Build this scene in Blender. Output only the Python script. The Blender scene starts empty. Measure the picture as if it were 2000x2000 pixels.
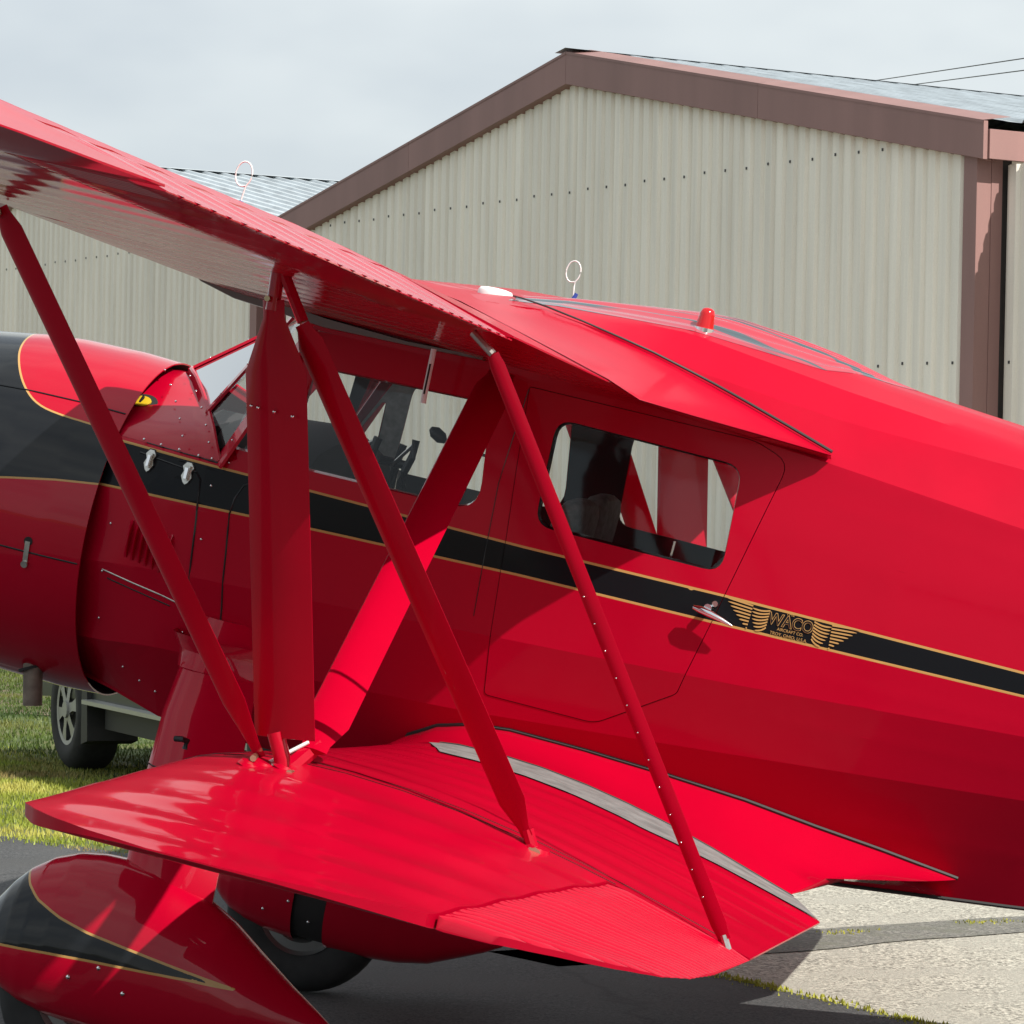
import bpy, bmesh, math, random
import numpy as np
from mathutils import Vector, Matrix
from mathutils.geometry import delaunay_2d_cdt
R = math.radians
scene = bpy.context.scene
col = scene.collection
random.seed(7)
rng = np.random.default_rng(7)

# ------------------------------------------------------------------ camera
CAM_H = 1.7
cam = bpy.data.cameras.new('camera')
cam.sensor_width = 36
cam.lens = 36 * 6500 / 2000
cam.clip_start = 0.1
cam.clip_end = 5000
cam_o = bpy.data.objects.new('camera', cam)
col.objects.link(cam_o)
cam_o.matrix_world = Matrix.Translation((0, 0, CAM_H)) @ Matrix.Rotation(R(90), 4, 'X') @ Matrix.Rotation(0.021, 4, 'Z')
scene.camera = cam_o

# ------------------------------------------------------------------ aircraft frame (x aft, p port, z up of the airframe)
PHI, TH = R(13.5), R(12)
aft_h = Vector((math.cos(PHI), -math.sin(PHI), 0))
PORT = Vector((-math.sin(PHI), -math.cos(PHI), 0))
UP = Vector((0, 0, 1))
XB = math.cos(TH) * aft_h - math.sin(TH) * UP
ZB = math.cos(TH) * UP + math.sin(TH) * aft_h
BASE = Vector((-.94, 10.68, 0))
ROT = Matrix((XB, -PORT, ZB)).transposed()
OFF = ROT.transposed() @ Vector((0, 0, 1.5))

# ------------------------------------------------------------------ sun and sky
SB = .60 * XB + .46 * PORT + 1.0 * ZB           # direction towards the sun
SB.normalize()
sun_el = math.asin(SB.z)
sun_az = math.atan2(SB.x, SB.y)                # clockwise from +Y
sun = bpy.data.lights.new('sun', 'SUN')
sun.energy = 5.0
sun.angle = R(.53)
sun.color = (1, .955, .88)
sun_o = bpy.data.objects.new('sun', sun)
col.objects.link(sun_o)
sun_o.rotation_euler = (-SB).to_track_quat('-Z', 'Y').to_euler()
sun_o.location = (10, -10, 30)

world = bpy.data.worlds.new('World')
scene.world = world
world.use_nodes = True
nt = world.node_tree
nt.nodes.clear()
def wn(t, **k):
    n = nt.nodes.new(t)
    for a, b in k.items(): setattr(n, a, b)
    return n
wo = wn('ShaderNodeOutputWorld')
bg = wn('ShaderNodeBackground')
bg.inputs['Strength'].default_value = .0785
sky = wn('ShaderNodeTexSky', sky_type='NISHITA', sun_disc=False, sun_elevation=sun_el, sun_rotation=sun_az, altitude=50, air_density=1.0, dust_density=2.0)
tc = wn('ShaderNodeTexCoord')
mp = wn('ShaderNodeMapping')
mp.inputs['Scale'].default_value = (1, 1, 2.2)
n1 = wn('ShaderNodeTexNoise')
n1.inputs['Scale'].default_value = 3.4
n1.inputs['Detail'].default_value = 5
n1.inputs['Roughness'].default_value = .5
r1 = wn('ShaderNodeValToRGB')
r1.color_ramp.elements[0].position = .34
r1.color_ramp.elements[0].color = (6.3, 7.05, 7.8, 1)
r1.color_ramp.elements[1].position = .66
r1.color_ramp.elements[1].color = (10.6, 11.2, 11.1, 1)
n2 = wn('ShaderNodeTexNoise')
n2.inputs['Scale'].default_value = 1.7
n2.inputs['Detail'].default_value = 3
r2 = wn('ShaderNodeValToRGB')
r2.color_ramp.elements[0].position = .3
r2.color_ramp.elements[0].color = (.62, .62, .62, 1)
r2.color_ramp.elements[1].position = .7
r2.color_ramp.elements[1].color = (1, 1, 1, 1)
mx = wn('ShaderNodeMixRGB')
L = nt.links.new
L(tc.outputs['Generated'], mp.inputs['Vector'])
L(mp.outputs[0], n1.inputs['Vector'])
L(mp.outputs[0], n2.inputs['Vector'])
L(n1.outputs['Fac'], r1.inputs[0])
L(n2.outputs['Fac'], r2.inputs[0])
L(r2.outputs[0], mx.inputs[0])
L(sky.outputs[0], mx.inputs[1])
L(r1.outputs[0], mx.inputs[2])
L(mx.outputs[0], bg.inputs['Color'])
L(bg.outputs[0], wo.inputs[0])

vs = scene.view_settings
vs.view_transform = 'Standard'
vs.look = 'None'
vs.exposure = .25
vs.gamma = 1
vs.use_curve_mapping = False
scene.render.engine = 'CYCLES'
scene.render.resolution_x = scene.render.resolution_y = 1024
scene.cycles.max_bounces = 8
scene.cycles.transparent_max_bounces = 12

# ------------------------------------------------------------------ materials
def mat(name, color, rough=.5, metal=0, coat=0, coat_rough=.05, spec=.5, coat_ior=1.4, noise=None, bump=None, sheen=0):
    """noise=(scale, amount, detail) varies the colour; bump=(scale, strength, distance)"""
    m = bpy.data.materials.new(name)
    m.use_nodes = True
    t = m.node_tree
    b = t.nodes['Principled BSDF']
    b.inputs['Base Color'].default_value = (*color, 1)
    b.inputs['Roughness'].default_value = rough
    b.inputs['Metallic'].default_value = metal
    b.inputs['Coat Weight'].default_value = coat
    b.inputs['Coat Roughness'].default_value = coat_rough
    b.inputs['Coat IOR'].default_value = coat_ior
    b.inputs['Specular IOR Level'].default_value = spec
    if noise:
        sc, am, de = noise
        c = t.nodes.new('ShaderNodeTexCoord')
        n = t.nodes.new('ShaderNodeTexNoise')
        n.inputs['Scale'].default_value = sc
        n.inputs['Detail'].default_value = de
        rp = t.nodes.new('ShaderNodeValToRGB')
        rp.color_ramp.elements[0].position = .3
        rp.color_ramp.elements[1].position = .7
        rp.color_ramp.elements[0].color = (*[x * (1 - am) for x in color], 1)
        rp.color_ramp.elements[1].color = (*[min(1, x * (1 + am)) for x in color], 1)
        t.links.new(c.outputs['Object'], n.inputs['Vector'])
        t.links.new(n.outputs['Fac'], rp.inputs[0])
        t.links.new(rp.outputs[0], b.inputs['Base Color'])
    if bump:
        sc, st, di = bump
        c = t.nodes.new('ShaderNodeTexCoord')
        n = t.nodes.new('ShaderNodeTexNoise')
        n.inputs['Scale'].default_value = sc
        n.inputs['Detail'].default_value = 4
        bp = t.nodes.new('ShaderNodeBump')
        bp.inputs['Strength'].default_value = st
        bp.inputs['Distance'].default_value = di
        t.links.new(c.outputs['Object'], n.inputs['Vector'])
        t.links.new(n.outputs['Fac'], bp.inputs['Height'])
        t.links.new(bp.outputs[0], b.inputs['Normal'])
    return m

RED = (.43, .0004, .018)
M = {}
M['red'] = mat('red_enamel', RED, .35, coat=.8, coat_rough=.03, spec=.06, noise=(3, .05, 3))
M['fabric'] = mat('red_doped_fabric', RED, .45, coat=.22, coat_rough=.12, spec=.05, noise=(5, .05, 4), bump=(9, .05, .01))
M['wing'] = mat('red_glossy_wing_dope', RED, .42, coat=.6, coat_rough=.06, spec=.05, noise=(4, .06, 4), bump=(6, .06, .01))
M['strut'] = mat('red_strut_enamel', RED, .4, coat=.4, coat_rough=.08, spec=.05, noise=(4, .05, 3))
M['gold'] = mat('gold_line', (.50, .29, .095), .4, coat=.3)
M['black'] = mat('black_enamel', (.008, .009, .011), .35, spec=.2, coat=.4, coat_rough=.08)
M['dark'] = mat('dark_lining', (.018, .016, .016), .8)
M['trim'] = mat('black_rubber', (.025, .024, .024), .6)
M['chrome'] = mat('chrome', (.75, .75, .77), .12, metal=1)
M['steel'] = mat('dull_steel', (.55, .54, .50), .35, metal=1, noise=(60, .15, 2))
M['underwing'] = mat('red_wing_underside_dope', RED, .42, coat=.38, coat_rough=.09, spec=.05, noise=(4, .08, 4))
M['roofgloss'] = mat('red_polished_fairing', RED, .3, coat=1, coat_rough=.015, spec=.1, coat_ior=1.75)
M['brass'] = mat('cadmium_bolt', (.62, .55, .36), .35, metal=1)
M['pipe'] = mat('weathered_exhaust', (.20, .16, .13), .6, metal=.6, noise=(25, .3, 4))
M['tyre'] = mat('tyre_rubber', (.018, .018, .018), .8, noise=(20, .3, 3))
M['rim'] = mat('wheel_alloy', (.34, .34, .33), .35, metal=.9)
M['walk'] = mat('grey_walkway_grit', (.17, .168, .165), .85, noise=(14, .28, 6), bump=(250, .5, .002))
M['white'] = mat('white_plastic', (.8, .8, .78), .35)
M['blue'] = mat('blue_shrink_sleeve', (.03, .06, .32), .5)
M['yellow'] = mat('yellow_cap', (.62, .42, .015), .4)
M['seat'] = mat('grey_seat_cloth', (.24, .24, .22), .9, noise=(40, .25, 3))
M['stripbrown'] = mat('brown_root_strip', (.085, .035, .02), .3, coat=.4)

def streaked():  # pinkish sky sheen and dark reflection streaks painted into the base colour
    m = mat('red_with_painted_reflections', RED, .25, coat=1, coat_rough=.02, spec=.2, coat_ior=1.7)
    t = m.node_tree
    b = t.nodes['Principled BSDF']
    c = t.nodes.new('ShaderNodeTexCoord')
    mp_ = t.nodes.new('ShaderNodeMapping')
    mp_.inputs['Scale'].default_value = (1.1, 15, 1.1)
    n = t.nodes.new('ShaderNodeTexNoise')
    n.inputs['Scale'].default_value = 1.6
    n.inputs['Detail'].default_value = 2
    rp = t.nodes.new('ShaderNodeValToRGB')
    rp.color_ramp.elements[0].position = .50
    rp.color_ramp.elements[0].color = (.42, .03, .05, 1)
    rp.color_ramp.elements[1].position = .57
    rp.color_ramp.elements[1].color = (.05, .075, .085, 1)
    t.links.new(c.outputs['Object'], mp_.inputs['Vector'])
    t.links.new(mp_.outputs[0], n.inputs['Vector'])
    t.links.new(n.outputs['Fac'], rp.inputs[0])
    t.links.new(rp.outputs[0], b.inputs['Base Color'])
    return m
M['reflection_streaks'] = streaked()

def glass(name, tint, gl=.04):
    m = bpy.data.materials.new(name)
    m.use_nodes = True
    t = m.node_tree
    t.nodes.remove(t.nodes['Principled BSDF'])
    o = t.nodes['Material Output']
    a = t.nodes.new('ShaderNodeBsdfTransparent')
    a.inputs[0].default_value = (*tint, 1)
    g = t.nodes.new('ShaderNodeBsdfGlossy')
    g.inputs['Roughness'].default_value = gl
    f = t.nodes.new('ShaderNodeFresnel')
    f.inputs[0].default_value = 1.52
    x = t.nodes.new('ShaderNodeMixShader')
    t.links.new(f.outputs[0], x.inputs[0])
    t.links.new(a.outputs[0], x.inputs[1])
    t.links.new(g.outputs[0], x.inputs[2])
    t.links.new(x.outputs[0], o.inputs[0])
    return m
M['glass'] = glass('clear_plexiglass', (.93, .94, .94))

def red_lens():
    m = mat('red_beacon_lens', (.55, .002, .006), .10, coat=.5)
    b = m.node_tree.nodes['Principled BSDF']
    b.inputs['Transmission Weight'].default_value = .12
    return m
M['lens'] = red_lens()

def scheme(name, base_rough, coat, coat_rough, goldw):
    """red paint with black swoosh and gold edge; the mesh carries the signed distance to the black area"""
    m = mat(name, RED, base_rough, coat=coat, coat_rough=coat_rough, spec=.06)
    t = m.node_tree
    b = t.nodes['Principled BSDF']
    at = t.nodes.new('ShaderNodeAttribute')
    at.attribute_name = 'swoosh'
    def math_(op, x, y):
        n = t.nodes.new('ShaderNodeMath')
        n.operation = op
        for i, v in enumerate((x, y)):
            if isinstance(v, (int, float)): n.inputs[i].default_value = v
            elif v is not None: t.links.new(v, n.inputs[i])
        return n.outputs[0]
    d = at.outputs['Fac']
    isblack = math_('GREATER_THAN', d, 0.0)
    isgold = math_('LESS_THAN', math_('ABSOLUTE', d, None), goldw)
    c = t.nodes.new('ShaderNodeTexCoord')
    nz = t.nodes.new('ShaderNodeTexNoise')
    nz.inputs['Scale'].default_value = 4
    nz.inputs['Detail'].default_value = 4
    t.links.new(c.outputs['Object'], nz.inputs['Vector'])
    def mix(f, a, b2):
        n = t.nodes.new('ShaderNodeMixRGB')
        t.links.new(f, n.inputs[0])
        for i, v in ((1, a), (2, b2)):
            if isinstance(v, tuple): n.inputs[i].default_value = (*v, 1)
            else: t.links.new(v, n.inputs[i])
        return n.outputs[0]
    redv = mix(nz.outputs['Fac'], tuple(x * .94 for x in RED), tuple(x * 1.05 for x in RED))
    c1 = mix(isblack, redv, (.007, .008, .010))
    c2 = mix(isgold, c1, (.50, .29, .095))
    t.links.new(c2, b.inputs['Base Color'])
    return m
M['scheme'] = scheme('red_paint_with_black_stripe', .42, .25, .10, .0036)
M['scheme_gloss'] = scheme('gloss_red_with_black_swoosh', .30, .9, .03, .0032)
M['scheme_pant'] = scheme('gloss_red_pant_with_black_swoosh', .30, .9, .03, .0036)

def ribbed(name, color, amt, streak=6, dirt=(.5, .48, .42)):
    """painted metal sheet with vertical weather streaks"""
    m = mat(name, color, .55)
    t = m.node_tree
    b = t.nodes['Principled BSDF']
    c = t.nodes.new('ShaderNodeTexCoord')
    mp_ = t.nodes.new('ShaderNodeMapping')
    mp_.inputs['Scale'].default_value = (streak, streak, .25)
    n = t.nodes.new('ShaderNodeTexNoise')
    n.inputs['Scale'].default_value = 1.6
    n.inputs['Detail'].default_value = 6
    rp = t.nodes.new('ShaderNodeValToRGB')
    rp.color_ramp.elements[0].position = .3
    rp.color_ramp.elements[0].color = (*[x * (1 - amt) for x in color], 1)
    rp.color_ramp.elements[1].position = .68
    rp.color_ramp.elements[1].color = (*[x * (1 + amt * .6) for x in color], 1)
    n3 = t.nodes.new('ShaderNodeTexNoise')
    n3.inputs['Scale'].default_value = 90
    n3.inputs['Detail'].default_value = 3
    mm = t.nodes.new('ShaderNodeMixRGB')
    mm.blend_type = 'MULTIPLY'
    mm.inputs[0].default_value = .11
    t.links.new(c.outputs['Object'], mp_.inputs['Vector'])
    t.links.new(mp_.outputs[0], n.inputs['Vector'])
    t.links.new(c.outputs['Object'], n3.inputs['Vector'])
    t.links.new(n.outputs['Fac'], rp.inputs[0])
    t.links.new(rp.outputs[0], mm.inputs[1])
    t.links.new(n3.outputs['Fac'], mm.inputs[2])
    oi = t.nodes.new('ShaderNodeObjectInfo')
    mr = t.nodes.new('ShaderNodeMapRange')
    mr.inputs['To Min'].default_value = .965
    mr.inputs['To Max'].default_value = 1.045
    vm = t.nodes.new('ShaderNodeVectorMath')
    vm.operation = 'SCALE'
    t.links.new(oi.outputs['Random'], mr.inputs['Value'])
    t.links.new(mm.outputs[0], vm.inputs[0])
    t.links.new(mr.outputs[0], vm.inputs['Scale'])
    t.links.new(vm.outputs[0], b.inputs['Base Color'])
    return m
M['wall'] = ribbed('beige_corrugated_sheet', (.92, .865, .76), .12)
M['fascia'] = ribbed('brown_fascia_paint', (.30, .165, .15), .12, 2)
M['roof'] = mat('galvanised_roof_sheet', (.50, .55, .58), .5, metal=.35, noise=(3, .18, 6))
M['screwhead'] = mat('dark_screw', (.05, .05, .05), .5)

def ground_mat(name, c1, c2, scale, c3=None, s3=4, bump=.4, bs=60, rough=.9, dist=.01):
    m = mat(name, c1, rough)
    t = m.node_tree
    b = t.nodes['Principled BSDF']
    c = t.nodes.new('ShaderNodeTexCoord')
    v = t.nodes.new('ShaderNodeTexVoronoi')
    v.inputs['Scale'].default_value = scale
    rp = t.nodes.new('ShaderNodeValToRGB')
    rp.color_ramp.elements[0].color = (*c1, 1)
    rp.color_ramp.elements[1].color = (*c2, 1)
    sep = t.nodes.new('ShaderNodeSeparateColor')
    t.links.new(c.outputs['Object'], v.inputs['Vector'])
    t.links.new(v.outputs['Color'], sep.inputs[0])
    t.links.new(sep.outputs[0], rp.inputs[0])
    out = rp.outputs[0]
    if c3:
        n = t.nodes.new('ShaderNodeTexNoise')
        n.inputs['Scale'].default_value = s3
        n.inputs['Detail'].default_value = 6
        n.inputs['Roughness'].default_value = .65
        r_ = t.nodes.new('ShaderNodeValToRGB')
        r_.color_ramp.elements[0].position = .47
        r_.color_ramp.elements[1].position = .62
        x = t.nodes.new('ShaderNodeMixRGB')
        x.inputs[2].default_value = (*c3, 1)
        t.links.new(c.outputs['Object'], n.inputs['Vector'])
        t.links.new(n.outputs['Fac'], r_.inputs[0])
        t.links.new(r_.outputs[0], x.inputs[0])
        t.links.new(out, x.inputs[1])
        out = x.outputs[0]
    t.links.new(out, b.inputs['Base Color'])
    nb = t.nodes.new('ShaderNodeTexNoise')
    nb.inputs['Scale'].default_value = bs
    nb.inputs['Detail'].default_value = 5
    bp = t.nodes.new('ShaderNodeBump')
    bp.inputs['Strength'].default_value = bump
    bp.inputs['Distance'].default_value = dist
    t.links.new(c.outputs['Object'], nb.inputs['Vector'])
    t.links.new(nb.outputs['Fac'], bp.inputs['Height'])
    t.links.new(bp.outputs[0], b.inputs['Normal'])
    return m
M['asphalt'] = ground_mat('worn_asphalt', (.035, .037, .04), (.11, .11, .11), 130, (.075, .075, .075), 1.3, .6, 90)
def add_cracks(m, scale, dark):
    t = m.node_tree
    b = t.nodes['Principled BSDF']
    src = b.inputs['Base Color'].links[0].from_socket
    c = t.nodes.new('ShaderNodeTexCoord')
    n = t.nodes.new('ShaderNodeTexNoise')
    n.inputs['Scale'].default_value = 2.5
    n.inputs['Detail'].default_value = 5
    ad = t.nodes.new('ShaderNodeMixRGB')
    ad.blend_type = 'ADD'
    ad.inputs[0].default_value = .55
    v = t.nodes.new('ShaderNodeTexVoronoi')
    v.feature = 'DISTANCE_TO_EDGE'
    v.inputs['Scale'].default_value = scale
    rp = t.nodes.new('ShaderNodeValToRGB')
    rp.color_ramp.elements[0].position = .004
    rp.color_ramp.elements[0].color = (dark, dark, dark, 1)
    rp.color_ramp.elements[1].position = .016
    rp.color_ramp.elements[1].color = (1, 1, 1, 1)
    n2 = t.nodes.new('ShaderNodeTexNoise')
    n2.inputs['Scale'].default_value = .8
    n2.inputs['Detail'].default_value = 6
    r2_ = t.nodes.new('ShaderNodeValToRGB')
    r2_.color_ramp.elements[0].position = .35
    r2_.color_ramp.elements[0].color = (.72, .72, .72, 1)
    r2_.color_ramp.elements[1].position = .6
    x = t.nodes.new('ShaderNodeMixRGB')
    x.blend_type = 'MULTIPLY'
    x.inputs[0].default_value = 1
    y = t.nodes.new('ShaderNodeMixRGB')
    y.blend_type = 'MULTIPLY'
    y.inputs[0].default_value = 1
    t.links.new(c.outputs['Object'], n.inputs['Vector'])
    t.links.new(c.outputs['Object'], ad.inputs[1])
    t.links.new(n.outputs['Color'], ad.inputs[2])
    t.links.new(ad.outputs[0], v.inputs['Vector'])
    t.links.new(v.outputs['Distance'], rp.inputs[0])
    t.links.new(c.outputs['Object'], n2.inputs['Vector'])
    t.links.new(n2.outputs['Fac'], r2_.inputs[0])
    t.links.new(src, x.inputs[1])
    t.links.new(rp.outputs[0], x.inputs[2])
    t.links.new(x.outputs[0], y.inputs[1])
    t.links.new(r2_.outputs[0], y.inputs[2])
    t.links.new(y.outputs[0], b.inputs['Base Color'])
add_cracks(M['asphalt'], .45, .74)
M['chip'] = ground_mat('tan_chip_seal', (.15, .142, .12), (.62, .595, .50), 90, (.38, .365, .31), 2.2, .8, 75)
M['crack'] = ground_mat('dark_worn_seam', (.09, .09, .08), (.26, .25, .22), 80, (.15, .15, .12), 5, .7, 80)
M['soil'] = ground_mat('soil_under_grass', (.05, .075, .02), (.09, .12, .03), 9, (.15, .14, .05), .9, .6, 20)
M['dirt'] = ground_mat('brown_dirt', (.10, .075, .045), (.17, .13, .08), 20, (.07, .09, .03), 2, .6, 20)

# ------------------------------------------------------------------ mesh helpers
def link(o, parent=None):
    col.objects.link(o)
    if parent: o.parent = parent
    return o

def make(name, verts, faces, mats, parent=None, smooth=None, midx=None, attr=None):
    me = bpy.data.meshes.new(name)
    me.from_pydata([tuple(v) for v in verts], [], [tuple(f) for f in faces])
    if not isinstance(mats, (list, tuple)): mats = [mats]
    for m_ in mats: me.materials.append(M[m_] if isinstance(m_, str) else m_)
    if midx is not None: me.polygons.foreach_set('material_index', list(midx))
    if attr is not None:
        a = me.attributes.new('swoosh', 'FLOAT', 'POINT')
        a.data.foreach_set('value', [float(x) for x in attr])
    bm = bmesh.new()
    bm.from_mesh(me)
    bmesh.ops.recalc_face_normals(bm, faces=bm.faces)
    bm.to_mesh(me)
    bm.free()
    if smooth is not None:
        me.polygons.foreach_set('use_smooth', [True] * len(me.polygons))
        me.set_sharp_from_angle(angle=R(smooth))
    me.update()
    return link(bpy.data.objects.new(name, me), parent)

def B(x, p, z):
    """airframe coordinates -> local coordinates of the aeroplane's base"""
    return (x + OFF.x, -p + OFF.y, z + OFF.z)

def Bs(pts): return [B(*q) for q in pts]

def empty(name, loc, label=None, cat=None, group=None, rot=None):
    o = bpy.data.objects.new(name, None)
    o.empty_display_size = .3
    col.objects.link(o)
    o.location = loc
    if rot is not None: o.rotation_euler = rot
    tag(o, label, cat, group)
    return o

def tag(o, label=None, cat=None, group=None, kind=None):
    if label: o['label'] = label
    if cat: o['category'] = cat
    if group: o['group'] = group
    if kind: o['kind'] = kind
    return o

class MB:
    """collects several shapes into one mesh"""
    def __init__(s): s.v, s.f = [], []
    def add(s, v, f):
        n = len(s.v)
        s.v += [tuple(q) for q in v]
        s.f += [tuple(i + n for i in q) for q in f]
        return s
    def grid(s, rows, close_u=False, close_v=False):
        """rows: list of equal-length point rows"""
        n, m_ = len(rows), len(rows[0])
        v = [q for r_ in rows for q in r_]
        f = []
        for i in range(n if close_v else n - 1):
            for j in range(m_ if close_u else m_ - 1):
                a, b = i * m_ + j, i * m_ + (j + 1) % m_
                c, d = ((i + 1) % n) * m_ + (j + 1) % m_, ((i + 1) % n) * m_ + j
                f.append((a, b, c, d))
        return s.add(v, f)
    def loft(s, rows, cap=True):
        """closed rings"""
        n0 = len(s.v)
        m_ = len(rows[0])
        s.grid(rows, close_u=True)
        if cap:
            s.f.append(tuple(n0 + i for i in range(m_)))
            s.f.append(tuple(n0 + (len(rows) - 1) * m_ + i for i in reversed(range(m_))))
        return s
    def box(s, a, b):
        x0, y0, z0 = a
        x1, y1, z1 = b
        v = [(x0, y0, z0), (x1, y0, z0), (x1, y1, z0), (x0, y1, z0), (x0, y0, z1), (x1, y0, z1), (x1, y1, z1), (x0, y1, z1)]
        return s.add(v, [(0, 3, 2, 1), (4, 5, 6, 7), (0, 1, 5, 4), (1, 2, 6, 5), (2, 3, 7, 6), (3, 0, 4, 7)])
    def tube(s, pts, r, n=8, cap=True, taper=None):
        pts = [Vector(q) for q in pts]
        rows = []
        up = Vector((0, 0, 1))
        for i, q in enumerate(pts):
            t_ = (pts[min(i + 1, len(pts) - 1)] - pts[max(i - 1, 0)]).normalized()
            a = t_.cross(up)
            if a.length < .05: a = t_.cross(Vector((0, 1, 0)))
            a.normalize()
            b = t_.cross(a).normalized()
            rr = r if taper is None else r * taper[i]
            rows.append([q + rr * (math.cos(k * 2 * math.pi / n) * a + math.sin(k * 2 * math.pi / n) * b) for k in range(n)])
        return s.loft(rows, cap)
    def build(s, name, mats, parent=None, smooth=None, **k):
        return make(name, s.v, s.f, mats, parent, smooth, **k)

def sdist(px, py, poly):
    """signed distance (inside positive) of points to a polygon"""
    px, py = np.asarray(px, float), np.asarray(py, float)
    best = np.full(px.shape, 1e9)
    inside = np.zeros(px.shape, bool)
    n = len(poly)
    for i in range(n):
        (x0, y0), (x1, y1) = poly[i], poly[(i + 1) % n]
        dx, dy = x1 - x0, y1 - y0
        t_ = np.clip(((px - x0) * dx + (py - y0) * dy) / (dx * dx + dy * dy + 1e-12), 0, 1)
        best = np.minimum(best, np.hypot(px - x0 - t_ * dx, py - y0 - t_ * dy))
        cr = (y0 > py) != (y1 > py)
        xs = (x1 - x0) * (py - y0) / ((y1 - y0) if y1 != y0 else 1e-12) + x0
        inside ^= cr & (px < xs)
    return np.where(inside, best, -best)

def rounded(poly, r, n=5):
    """polygon with its corners rounded"""
    out = []
    k = len(poly)
    for i in range(k):
        p0, p1, p2 = Vector(poly[i - 1]), Vector(poly[i]), Vector(poly[(i + 1) % k])
        a, b = (p0 - p1), (p2 - p1)
        rr = min(r if not isinstance(r, (list, tuple)) else r[i], a.length * .45, b.length * .45)
        a.normalize()
        b.normalize()
        ang = a.angle(b)
        c0 = rr
        s0, s1 = p1 + a * c0, p1 + b * c0
        for j in range(n + 1):
            t_ = j / n
            q = (1 - t_) ** 2 * s0 + 2 * t_ * (1 - t_) * p1 + t_ * t_ * s1
            out.append((q.x, q.y))
    return out

def inset(poly, d):
    """moves a polygon's edges inwards by d (counter-clockwise or clockwise)"""
    k = len(poly)
    area = sum(poly[i][0] * poly[(i + 1) % k][1] - poly[(i + 1) % k][0] * poly[i][1] for i in range(k))
    sg = 1 if area > 0 else -1
    out = []
    for i in range(k):
        p0, p1, p2 = Vector(poly[i - 1]), Vector(poly[i]), Vector(poly[(i + 1) % k])
        a, b = (p1 - p0), (p2 - p1)
        if a.length < 1e-6: a = b.copy()
        if b.length < 1e-6: b = a.copy()
        a.normalize()
        b.normalize()
        na, nb = Vector((-a.y, a.x)) * sg, Vector((-b.y, b.x)) * sg
        m_ = (na + nb)
        m_ /= max(.5, m_.dot(na))
        out.append((p1.x + m_.x * d, p1.y + m_.y * d))
    return out

# ------------------------------------------------------------------ the biplane
plane = empty('biplane', BASE, 'glossy red cabin biplane with a black and gold side stripe parked on the asphalt', 'aeroplane')
plane.rotation_euler = ROT.to_euler()

# fuselage lines: z and half width of every stringer along x
def tab(*a):
    xs, vs_ = zip(*a)
    return lambda x: np.interp(x, xs, vs_)
taper = tab((-.6, .78), (-.27, .85), (-.1, .925), (.1, .98), (.32, 1), (1.7, 1), (2.2, .975), (2.75, .925), (4, .66), (5.8, .10))
SZ = [
    tab((-.6, -.40), (-.25, -.445), (0, -.485), (1.6, -.475), (2.15, -.45), (2.75, -.376), (5.8, .03)),
    tab((-.6, -.38), (-.25, -.415), (0, -.462), (1, -.47), (1.6, -.46), (2.15, -.437), (2.75, -.363), (5.8, .05)),
    tab((-.6, -.30), (-.2, -.27), (0, -.24), (1, -.19), (1.63, -.136), (2.69, -.043), (5.8, .22)),
    tab((-.6, -.08), (-.2, -.02), (0, 0), (1, .05), (1.8, .088), (2.65, .141), (5.8, .30)),
    tab((-.6, .19), (-.15, .215), (.45, .236), (1.1, .25), (2.62, .254), (5.8, .36)),
    tab((-.6, .352), (-.15, .352), (.45, .346), (1.1, .334), (1.72, .334), (2.62, .319), (5.8, .385)),
    tab((-.6, .36), (.1, .362), (.25, .55), (1.9, .55), (2.6, .53), (5.8, .43)),
    tab((-.6, .365), (.12, .366), (.30, .82), (1.4, .82), (1.9, .78), (2.5, .72), (5.8, .47)),
    tab((.2, .88), (.6, 1.0), (1.0, 1.03), (1.25, 1.0), (1.5, .95), (1.93, .905), (2.47, .885), (5.8, .49)),
    tab((.2, .885), (.6, 1.01), (1.0, 1.05), (1.4, 1.06), (1.9, .995), (2.45, .94), (5.8, .505)),
    tab((.2, .888), (.6, 1.02), (.98, 1.072), (1.21, 1.105), (1.36, 1.122), (1.48, 1.128), (1.66, 1.11), (1.83, 1.083), (1.99, 1.054), (2.18, 1.034), (2.4, 1.013), (5.8, .52)),
]
SY = [lambda x: 0 * x, tab((-.6, .15), (-.27, .21), (0, .29), (.3, .35), (1, .36), (5.8, .34)), tab((-.6, .41), (-.27, .445), (0, .505), (.3, .53), (5.8, .53)), tab((-.6, .54), (-.27, .58), (.1, .590), (1.5, .592), (5.8, .592)),
      tab((-.6, .572), (0, .600), (5.8, .60)), tab((-.6, .50), (-.27, .535), (.0, .592), (.3, .60), (5.8, .60)), tab((-.6, .49), (-.27, .525), (.0, .584), (.3, .598), (5.8, .58)),
      tab((-.6, .485), (-.27, .522), (0, .576), (.3, .574), (1.4, .574), (5.8, .56)), tab((.2, .571), (1.0, .571), (1.25, .548), (1.5, .50), (1.95, .475), (5.8, .46)),
      tab((.2, .42), (1.2, .42), (1.9, .36), (5.8, .34)), lambda x: 0 * x]
def SP(k, x): return float(SY[k](x) * taper(x)), float(SZ[k](x))
def side_y(x, z):
    """half width of the cabin side at height z"""
    zs = [float(SZ[k](x)) for k in range(1, 8)]
    ys = [float(SY[k](x)) for k in range(1, 8)]
    y = float(np.interp(z, zs, ys)) * float(taper(x))
    if x > 1.88:
        f_ = min(1, (x - 1.88) / .15)
        for z0, z1 in RIDGES:
            y += .0006 * f_ * max(0, 1 - abs(z - (z0 + (z1 - z0) * (x - 2.0))) / .022)
    return y
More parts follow.
